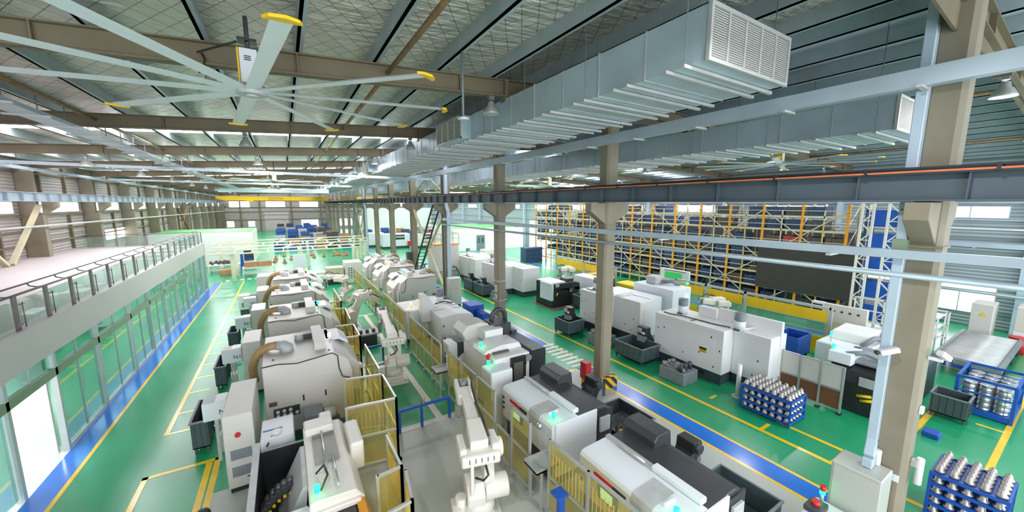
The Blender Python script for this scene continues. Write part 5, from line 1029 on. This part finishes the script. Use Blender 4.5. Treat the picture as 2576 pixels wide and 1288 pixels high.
b = MB().cyl((0.1, 0.25, 1.0), (0.1, 0.25, 1.2), 0.03).build('lamp_pole', M['lgrey'], t); MB().cyl((0.1, 0.25, 1.2), (0.1, 0.25, 1.28), 0.05).build('signal_lamp', M['led_g'], b); MB().cyl((0.1, 0.25, 1.28), (0.1, 0.25, 1.38), 0.05).build('red_lamp', M['led_r'], b)

# ------------------------------------------------------------------ yellow screen lines
def screen_line(label, x, ys, h, m_low='clear', low=True):
    t = thing('safety_screen', label, 'safety screen', (x, ys[0], 0)); y0 = ys[0]
    MB().box(-0.06, 0, h-0.12, 0.06, ys[-1]-y0, h).build('top_rail', M['alu'], t)
    for y in ys: MB().box(-0.06, y-y0-0.06, 0, 0.06, y-y0+0.06, h).build('post', M['alu'], t)
    for a, b in zip(ys[:-1], ys[1:]):
        a -= y0; b -= y0
        MB().box(-0.03, a+0.12, h-0.72, -0.01, b-0.12, h-0.2).build('yellow_blind', M['yellow'], t); MB().box(-0.035, a+0.1, h-0.76, -0.005, b-0.1, h-0.72).build('blind_bar', M['alu'], t)
        if low: MB().box(-0.02, a+0.1, 0.9, -0.01, b-0.1, h-0.8).build('clear_panel', M['clear'], t); MB().box(-0.04, a+0.1, 0.1, 0.0, b-0.1, 0.85).build('yellow_skirt', M['yellow'], t)
    return t
screen_line('yellow blind safety screen with grey posts behind the nearest big machining center', 20.9, [6.3, 10.0, 12.2, 14.2], 2.3)
screen_line('yellow blind safety screen farther left, behind the black-backed lathe', 21.0, [19.3, 22.8, 26.5], 2.3, low=False)
for k, (x, y, sx, sy, lab) in enumerate(((21.8, 24.0, 2.2, 1.4, 'yellow machine cover beside the far robot, left of the middle pillar'), (20.2, 20.0, 1.6, 2.2, 'flat yellow cover with a white patch just left of the middle pillar'), (20.3, 16.6, 1.2, 2.0, 'yellow cover just right of the middle pillar'))):
    t = thing('yellow_cover', lab, 'cover', (x, y, 0)); MB().box(0, 0, 1.05, sx, sy, 1.35).build('cover', M['yellow'], t, 0.08, 2); MB().box(sx*0.3, sy*0.3, 1.35, sx*0.5, sy*0.5, 1.4).build('handle', M['white'], t); MB().box(0.1, 0.1, 0, sx-0.1, sy-0.1, 1.05).build('base', M['lgrey'], t)
robot('white robot arm across the aisle beside the yellow machine cover', 19.7, 23.2, 100, ((0.0, 0.85), (-0.1, 1.6), (0.9, 1.75), (1.1, 1.3)))
robot('white robot arm across the aisle, right of the machine with the cyan window', 20.1, 10.9, 60, ((0.0, 0.85), (-0.1, 1.6), (0.8, 1.7), (1.0, 1.3)))
t = thing('display_board', 'white display board with a green screen before the storage rack', 'display', (22.6, 14.4, 0)); MB().box(0, 0, 1.1, 0.15, 2.2, 2.5).build('board', M['cool'], t, 0.02); MB().box(-0.012, 0.5, 1.85, 0, 1.85, 2.3).build('green_screen', M['ledgreen'], t); MB().box(-0.01, 0.25, 2.38, 0, 1.9, 2.42).build('title_strip', M['dgrey'], t)
for y in (0.2, 2.0): MB().box(0.03, y-0.04, 0, 0.12, y+0.04, 1.1).build('leg', M['alu'], t)
t = thing('control_board', 'white control board with buttons and a dark screen before the lattice towers', 'control panel', (22.2, 5.4, 0)); MB().box(0, 0, 1.3, 0.2, 1.6, 2.2).build('board', M['beige'], t, 0.02); MB().box(-0.02, 1.6, 1.2, 0.25, 2.1, 2.2).build('screen_housing', M['cool'], t); MB().box(-0.03, 1.65, 1.3, -0.02, 2.05, 2.1).build('screen', M['black'], t)
for i in range(4): MB().cyl((-0.03, 0.3+0.3*i, 1.9), (0.0, 0.3+0.3*i, 1.9), 0.05).build('button', M['charcoal'], t)
MB().box(0.02, 0.1, 0, 0.18, 1.5, 1.3).build('stand', M['cream'], t)
t = thing('blue_trolley', 'blue mesh trolley before the yellow screen at the nearest machining center', 'trolley', (18.6, 6.6, 0)); MB().tri_tray(0, 0, 0.3, 1.3, 0.9, 1.2, 0.03).build('basket', M['blue'], t)
for x in (0.1, 1.2):
    for y in (0.1, 0.8): MB().cyl((x, y, 0), (x, y, 0.3), 0.05).build('wheel_leg', M['dgrey'], t)

# ------------------------------------------------------------------ storage rack
t = thing('storage_rack', 'tall orange and cream pallet rack filling the right side of the hall', 'storage rack', (27, 7.9, 0)); NB = 14; DY = 2.17; RH = 6.95
LV = [0.55, 1.5, 2.45, 3.4, 4.35, 5.35, 6.2]
for k in range(NB+1):
    y = DY*k
    MB().box(-0.05, y-0.06, 0, 0.07, y+0.06, RH).build('front_upright', M['orange'], t)
    for x in (1.6, 3.4): MB().box(x-0.04, y-0.05, 0, x+0.04, y+0.05, RH).build('rear_upright', M['cream'], t)
    f = MB()
    for j in range(5): z = 0.4+1.3*j; f.bar((0.05, y, z), (1.6, y, z+1.2), 0.035); f.bar((1.6, y, z+1.2), (0.05, y, z+1.3), 0.035)
    f.build('frame_lacing', M['cream'], t)
    if k < NB: MB().box(-0.03, y+DY/2-0.03, 0, 0.03, y+DY/2+0.03, 6.6).box(1.57, y+DY/2-0.03, 0, 1.63, y+DY/2+0.03, 6.6).build('mid_post', M['cream'], t)
for z in LV:
    for x in (0.0, 1.6): MB().box(x-0.03, 0, z-0.06, x+0.03, NB*DY, z+0.06).build('shelf_beam', M['cream'], t)
    MB().box(-0.06, 0, z+0.34, -0.03, NB*DY, z+0.38).build('bin_stop_rail', M['cream'], t)
    MB().box(0.75, 0, z+0.0, 0.81, NB*DY, z+0.05).build('centre_beam', M['yellow' if z in (2.45, 4.35) else 'cream'], t)
for k in range(0, NB, 2):
    y = DY*k; mb = MB()
    for z0, z1 in ((0.3, 3.4), (3.4, 6.6)): mb.bar((-0.08, y, z0), (-0.08, y+2*DY, z1), 0.05); mb.bar((-0.08, y+2*DY, z0), (-0.08, y, z1), 0.05)
    mb.build('front_brace', M['cream'], t)
    MB().box(-0.06, y+DY/2-0.02, 0.3, -0.02, y+DY/2+0.02, 5.8).build('thin_post', M['yellow'], t)
MB().box(3.5, 0, 0.2, 3.56, NB*DY, 5.2).build('rear_dark_sheet', M['crate_grey'], t)  # solid dark sheet, keeps the depth of the rack dark
proto = {}
for li, z in enumerate(LV):
    for k in range(NB):
        for j in (0, 1):
            r = random.random()
            if li == 0 and k > 9: continue
            if (k > 10 and r < 0.5) or r < 0.1 or (li == 6 and r < 0.6): continue
            cm = random.choice(['crate_grey']*4+['crate_blue']*4+['crate_brown']*3)
            if li == 4 and k in (1, 2) and j == 0: cm = 'crate_red'
            if cm not in proto:
                q = MB().tri_tray(-0.6, -0.44, 0, 0.6, 0.44, 0.55, 0.04)
                for i in range(4): yy = -0.4+0.27*i; q.box(-0.63, yy-0.02, 0.02, -0.6, yy+0.02, 0.53)
                q.box(-0.56, -0.4, 0.2, 0.56, 0.4, 0.48)
                o = proto[cm] = q.build('storage_crate', M[cm])
            else: o = proto[cm].copy(); COL.objects.link(o)
            o.location = (27.75, 7.9+DY*k+0.56+1.02*j, z+0.062); o.rotation_euler = (0, 0, 0)
            tag(o, '%s crate on rack shelf %s, %s bay from the dark screen end, %s half' % ({'crate_grey': 'slate', 'crate_blue': 'blue', 'crate_brown': 'brown', 'crate_red': 'red'}[cm], ORD[li], ORD[k], 'near' if j == 0 else 'far'), 'crate', 'crates on the storage rack')
o = MB().box(26.82, 7.2, 1.5, 26.894, 12.3, 4.2).build('dark_screen', M['screen']); tag(o, 'big flat dark mesh screen hung before the near end of the storage rack', 'screen')
for k, (y, lab) in enumerate(((6.75, 'left one of two white lattice towers beside the dark screen'), (5.75, 'right one of two white lattice towers beside the dark screen'))):
    t = thing('lattice_tower', lab, 'tower', (25.6, y, 0))
    for s in (-1, 1): MB().box(-0.05, s*0.22-0.05, 0, 0.05, s*0.22+0.05, 7.0).build('chord', M['lattice'], t)
    for j in range(14):
        s = 1 if j % 2 else -1; MB().bar((0, -s*0.2, 0.15+0.49*j), (0, s*0.2, 0.6+0.49*j), 0.05, 0.05, up=(1, 0, 0)).build('lacing', M['lattice'], t)
    for j in range(7): MB().bar((0, -0.2, 0.12+1.0*j), (0, 0.2, 0.12+1.0*j), 0.04).build('rung', M['lattice'], t)
t = thing('blue_rack', 'narrow blue rack seen between the two white lattice towers', 'rack', (27.2, 5.9, 0))
for y in (0, 1.3): MB().box(0, y-0.05, 0, 0.1, y+0.05, 6.8).box(1.2, y-0.05, 0, 1.3, y+0.05, 6.8).build('upright', M['crate_blue'], t)
for j in range(5): MB().box(0, 0, 0.5+1.3*j, 1.3, 1.3, 0.56+1.3*j).build('shelf', M['cream'], t); MB().box(0.1, 0.1, 0.56+1.3*j, 1.2, 1.2, 1.45+1.3*j).build('blue_bin', M['blue'], t)
t = thing('handrail_stair', 'cream tube railings along the foot of the lattice towers', 'railing', (24.9, 3.4, 0))
for z in (1.0, 1.6, 2.2): MB().box(-0.03, 0, z, 0.03, 3.2, z+0.05).build('rail', M['lattice'], t)
for y in (0, 1.0, 2.1, 3.2): MB().box(-0.03, y-0.03, 0, 0.03, y+0.03, 2.25).build('post', M['lattice'], t)

# ================================================================== FAR HALL
def gantry(label, x0, x1, y0, y1, z, posts):
    t = thing('transfer_gantry', label, 'gantry', (0, y0, 0)); D = y1-y0
    for y in (0, D):
        for dz in (0, 0.32): MB().box(x0, y-0.06, z+dz, x1, y+0.06, z+dz+0.12).build('rail_beam', M['gantry'], t)
    k = 0; x = x0+0.6
    while x < x1:
        MB().box(x-0.05, 0, z+0.05, x+0.05, D, z+0.17).build('cross_beam', M['gantry'], t)
        if k % 3 == 1: MB().bar((x, 0, z+0.4), (x+1.1, D, z+0.4), 0.14, 0.08).build('diagonal_beam', M['gantry'], t)
        x += 1.25; k += 1
    for px, py in posts: MB().box(px-0.14, py-y0-0.14, 0, px+0.14, py-y0+0.14, z).build('post', M['gantry'], t)
    return t
gantry('nearer cream transfer gantry spanning the hall beyond the gear lathes', -5.9, 6.6, 41.2, 44.4, 2.45, [(-4.3, 44.2), (-4.3, 41.4), (1.0, 41.4), (1.2, 44.2), (6.3, 41.4), (6.3, 44.2)])
gantry('farther cream transfer gantry before the white side room', -6.5, 8.4, 47.2, 50.6, 2.5, [(-6.2, 50.4), (2.0, 47.4), (2.1, 50.4), (8.1, 47.4), (8.1, 50.4)])
def ftable(label, x, y, w, d, h, m='white'):
    t = thing('work_table', label, 'table', (x, y, 0)); MB().box(-w/2, -d/2, h-0.06, w/2, d/2, h).box(-w/2+0.1, -d/2+0.1, 0.3, w/2-0.1, d/2-0.1, 0.34).build('table_top', M[m], t)
    for i in (-1, 1):
        for j in (-1, 1): MB().box(i*(w/2-0.06)-0.05, j*(d/2-0.06)-0.05, 0, i*(w/2-0.06)+0.05, j*(d/2-0.06)+0.05, h-0.05).build('leg', M[m], t)
    return t
def fbox(name, label, cat, x, y, z, sx, sy, sz, m, group=None, rz=0):
    o = MB().box(-sx/2, -sy/2, 0, sx/2, sy/2, sz).build(name, M[m], None, 0.01, loc=(x, y, z)); o.rotation_euler.z = rz
    return tag(o, label, cat, group)
ftable('white low table loaded with dark castings beyond the glazed office', -5.6, 47.6, 2.6, 1.4, 0.8); ftable('white table under the cartons beside the gantry post', -2.5, 43.6, 2.6, 1.2, 0.9)
for i in range(2): fbox('carton', ['left', 'right'][i]+' one of two cartons side by side on the white table below the gantry', 'carton', -3.1+1.15*i, 43.6, 0.9, 1.1, 0.7, 0.5, 'carton')
fbox('carton', 'carton standing on the green floor left of the gantry post', 'carton', -5.0, 45.2, 0, 1.5, 0.8, 0.6, 'carton')
for i in range(9):
    mb = MB(); [mb.sph((random.uniform(-.3, .3), random.uniform(-.2, .2), 0.12+0.1*q), 0.12, 1, 8) for q in range(3)]
    o = mb.build('dark_casting', M['crate_brown'], None, loc=(-6.5+0.23*i, 47.4+0.2*(i % 3), 0.79)); tag(o, 'dark rusty casting on the white low table beyond the glazed office', 'casting', 'castings on the white low table')
for i in range(14):
    x, y = 0.4+random.uniform(-2.6, 6.5), 51+random.uniform(0, 9)
    o = MB().cyl((0, 0, 0), (0, 0, 0.3), 0.26, 0.12, 10).cyl((0, 0, 0.3), (0, 0, 0.5), 0.1, 0.1, 8).build('orange_casting', M['orange_part'], None, loc=(x, y, 0)); tag(o, 'small orange casting standing on the green floor beyond the gantries', 'casting', 'orange castings on the floor')
t = thing('control_stand', 'stand with a dark monitor and blue box by the gantry', 'stand', (-3.6, 48.6, 0)); MB().box(-0.6, -0.3, 0, 0.6, 0.3, 0.9).build('desk', M['white'], t); MB().box(-0.4, -0.1, 0.9, 0.45, 0.05, 2.0).build('monitor', M['dgrey'], t); MB().box(-0.3, -0.28, 0.9, 0.3, -0.12, 1.12).build('blue_box', M['blue'], t)
o = MB().box(-4.2, 46.9, 0, -3.95, 47.2, 1.9).build('blue_post', M['blue']); tag(o, 'blue upright beside the low table of dark castings', 'post')
t = thing('partition_stand', 'white upright panel on a post in front of the nearer gantry', 'panel', (0.9, 40.3, 0)); MB().box(-0.5, 0, 0.9, 0.55, 0.2, 2.2).build('panel', M['cool'], t); MB().box(-0.1, 0.05, 0, 0.1, 0.15, 0.9).build('post', M['white'], t)
t = thing('roller_line', 'white roller line with a red strip crossing behind the last gear lathe', 'conveyor', (-1.2, 36.6, 0)); MB().box(0, 0, 0.7, 4.5, 1.0, 0.9).build('bed', M['white'], t); MB().box(0, 0.9, 0.9, 2.6, 1.0, 1.0).build('red_strip', M['red'], t); MB().cyl((-0.3, 0.2, 0.8), (0.3, 0.2, 0.8), 0.32, n=16).build('black_wheel', M['black'], t)
for x in (0.3, 2.2, 4.2): MB().box(x-0.08, 0.1, 0, x+0.08, 0.9, 0.7).build('leg', M['white'], t)
for x in (0.9, 2.0): MB().box(x-0.3, 0.1, 0.9, x+0.3, 0.7, 1.4).build('drive_box', M['beige'], t, 0.04)
t = thing('side_machine', 'cream machine with a grid of dark holes at the far end of the cell', 'machine', (4.2, 34.8, 0)); MB().box(0, 0, 0, 1.4, 1.6, 1.9).build('housing', M['robot'], t, 0.05); MB().box(-1.5, 0.1, 0.5, -0.1, 1.3, 1.5).build('cream_box', M['cream'], t, 0.04); MB().box(-1.4, 0.2, 0, -0.2, 1.2, 0.5).build('stand', M['black'], t)
for i in range(3):
    for j in range(5): MB().box(0.25+0.2*i, -0.012, 0.5+0.2*j, 0.36+0.2*i, 0, 0.6+0.2*j).build('hole', M['charcoal'], t)
t = thing('tall_tank_unit', 'tall beige unit with a yellow guard rail on top beside the steel ladder', 'machine', (11.2, 31.4, 0)); MB().box(0, 0, 0.9, 2.3, 2.0, 3.3).build('tank', M['beige'], t, 0.03); MB().box(0.1, 0.1, 0, 2.2, 1.9, 0.9).build('base', M['lgrey'], t); MB().box(-0.05, -0.05, 3.3, 2.35, 2.05, 3.38).build('yellow_deck', M['orange'], t)
for x in (0, 0.6, 1.2, 1.75, 2.3):
    MB().box(x-0.025, -0.03, 3.38, x+0.025, 0.03, 4.3).build('rail_post', M['cream'], t)
MB().box(0, -0.03, 4.26, 2.3, 0.03, 4.32).box(0, -0.03, 3.85, 2.3, 0.03, 3.9).box(2.27, 0, 4.26, 2.33, 2, 4.32).build('guard_rail', M['cream'], t); MB().tube([(1.6, -0.1, 1.3), (1.9, -0.3, 1.2), (2.2, -0.2, 0.6), (2.0, -0.15, 0.1)], 0.05).build('hose', M['cable'], t)
t = thing('blue_tripod', 'small teal trestle on the green floor behind the steel ladder', 'trestle', (10.9, 34.8, 0)); MB().bar((0, 0, 0), (0.4, 0, 1.1), 0.06).bar((0.8, 0, 0), (0.4, 0, 1.1), 0.06).bar((0.4, 0.6, 0), (0.4, 0, 1.1), 0.06).build('legs', M['crate_blue'], t); MB().box(0.1, -0.1, 1.1, 0.7, 0.1, 1.2).build('top_bar', M['crate_blue'], t)
for k, (x, y, w, lab) in enumerate(((12.6, 58.5, 4.2, 'white lathe with two slots far down the aisle, between two pillars'), (17.4, 57.0, 3.2, 'cream machine with a grey motor far down the aisle'), (11.2, 62.0, 2.4, 'white machine farthest left in the aisle behind a pillar'))):
    t = thing('far_machine', lab, 'machine', (x, y, 0)); MB().box(0, 0, 0.35, w, 2.0, 2.3).build('housing', M['cool'] if k != 1 else M['robot'], t, 0.06, 2); MB().box(0.1, 0.1, 0, w-0.1, 1.9, 0.35).build('base', M['dgrey'], t); MB().box(w*0.45, -0.02, 1.4, w*0.8, 0, 1.75).box(w*0.45, -0.02, 1.9, w*0.8, 0, 2.15).build('window', M['dgrey'], t)
    if k == 1: MB().cyl((0.6, 1, 2.75), (2.2, 1, 2.75), 0.6, n=20).build('motor', M['mgrey'], t); MB().box(2.4, 0.6, 2.3, 2.8, 1.0, 2.9).build('red_cover', M['red'], t); beacon(t, (0.2, 0.2, 2.3), 'led_g', 0.3)
    if k == 0: MB().box(w*0.9, -0.3, 0.3, w+0.2, 0, 1.1).build('red_box', M['red'], t)
for k in range(5):
    fbox('cream_cabinet', 'white low cabinet in the %s place of the row before the white side room' % ORD[k], 'cabinet', 15.0+1.9*k, 35.5+1.2*k, 0, 1.7, 1.4, 1.3+0.25*(k % 2), 'robot' if k % 2 else 'cool')
for k in range(4): fbox('blue_pallet_box', 'blue pallet box stacked %s from the floor before the bright door' % ORD[k], 'crate', 25.2, 36.6, 0.45*k, 2.4, 1.2, 0.42, 'crate_blue')
o = MB().cyl((18.6, 44.5, 0), (18.6, 44.5, 1.5), 0.22, n=12).build('red_drum', M['red']); tag(o, 'red upright drum before the white side room', 'drum')
# stock: crates, cartons and castings stacked in front of the end wall
pr = {}
cells = [(x, y, True) for y in range(64, 111, 2) for x in (-0.8, 1.0, 2.8, 4.6, 6.4, 8.1) if random.random() < 0.85]+[(x, y, False) for y in range(66, 84, 2) for x in (13, 15, 17, 19.4, 21.5) if random.random() < 0.7]
for x, y, left in cells:
    x += random.uniform(-.12, .12); y += random.uniform(-.4, .4)
    lev = random.choice([0, 0, 0, 1, 1, 2]); r = random.random(); m = 'stock_blue' if r < 0.55 else ('carton' if r < 0.75 else ('lgrey' if r < 0.87 else 'crate_grey'))
    for q in range(lev+1):
        if m not in pr: pr[m] = o = MB().tri_tray(-0.7, -0.5, 0.08, 0.7, 0.5, 0.72, 0.05).box(-0.62, -0.44, 0.1, 0.62, 0.44, 0.58).box(-0.65, -0.45, 0, -0.45, 0.45, 0.08).box(0.45, -0.45, 0, 0.65, 0.45, 0.08).build('stock_crate', M[m])
        else: o = pr[m].copy(); COL.objects.link(o)
        o.location = (x, y, 0.73*q); o.rotation_euler = (0, 0, 0)
        tag(o, '%s crate among the stock %s before the far end wall' % ({'stock_blue': 'blue', 'carton': 'brown', 'lgrey': 'pale grey', 'crate_grey': 'dark grey'}[m], 'of the left bay' if left else 'of the right bay'), 'crate', '%s stock crates, %s bay' % (m.replace('_', ' '), 'left' if left else 'right'))
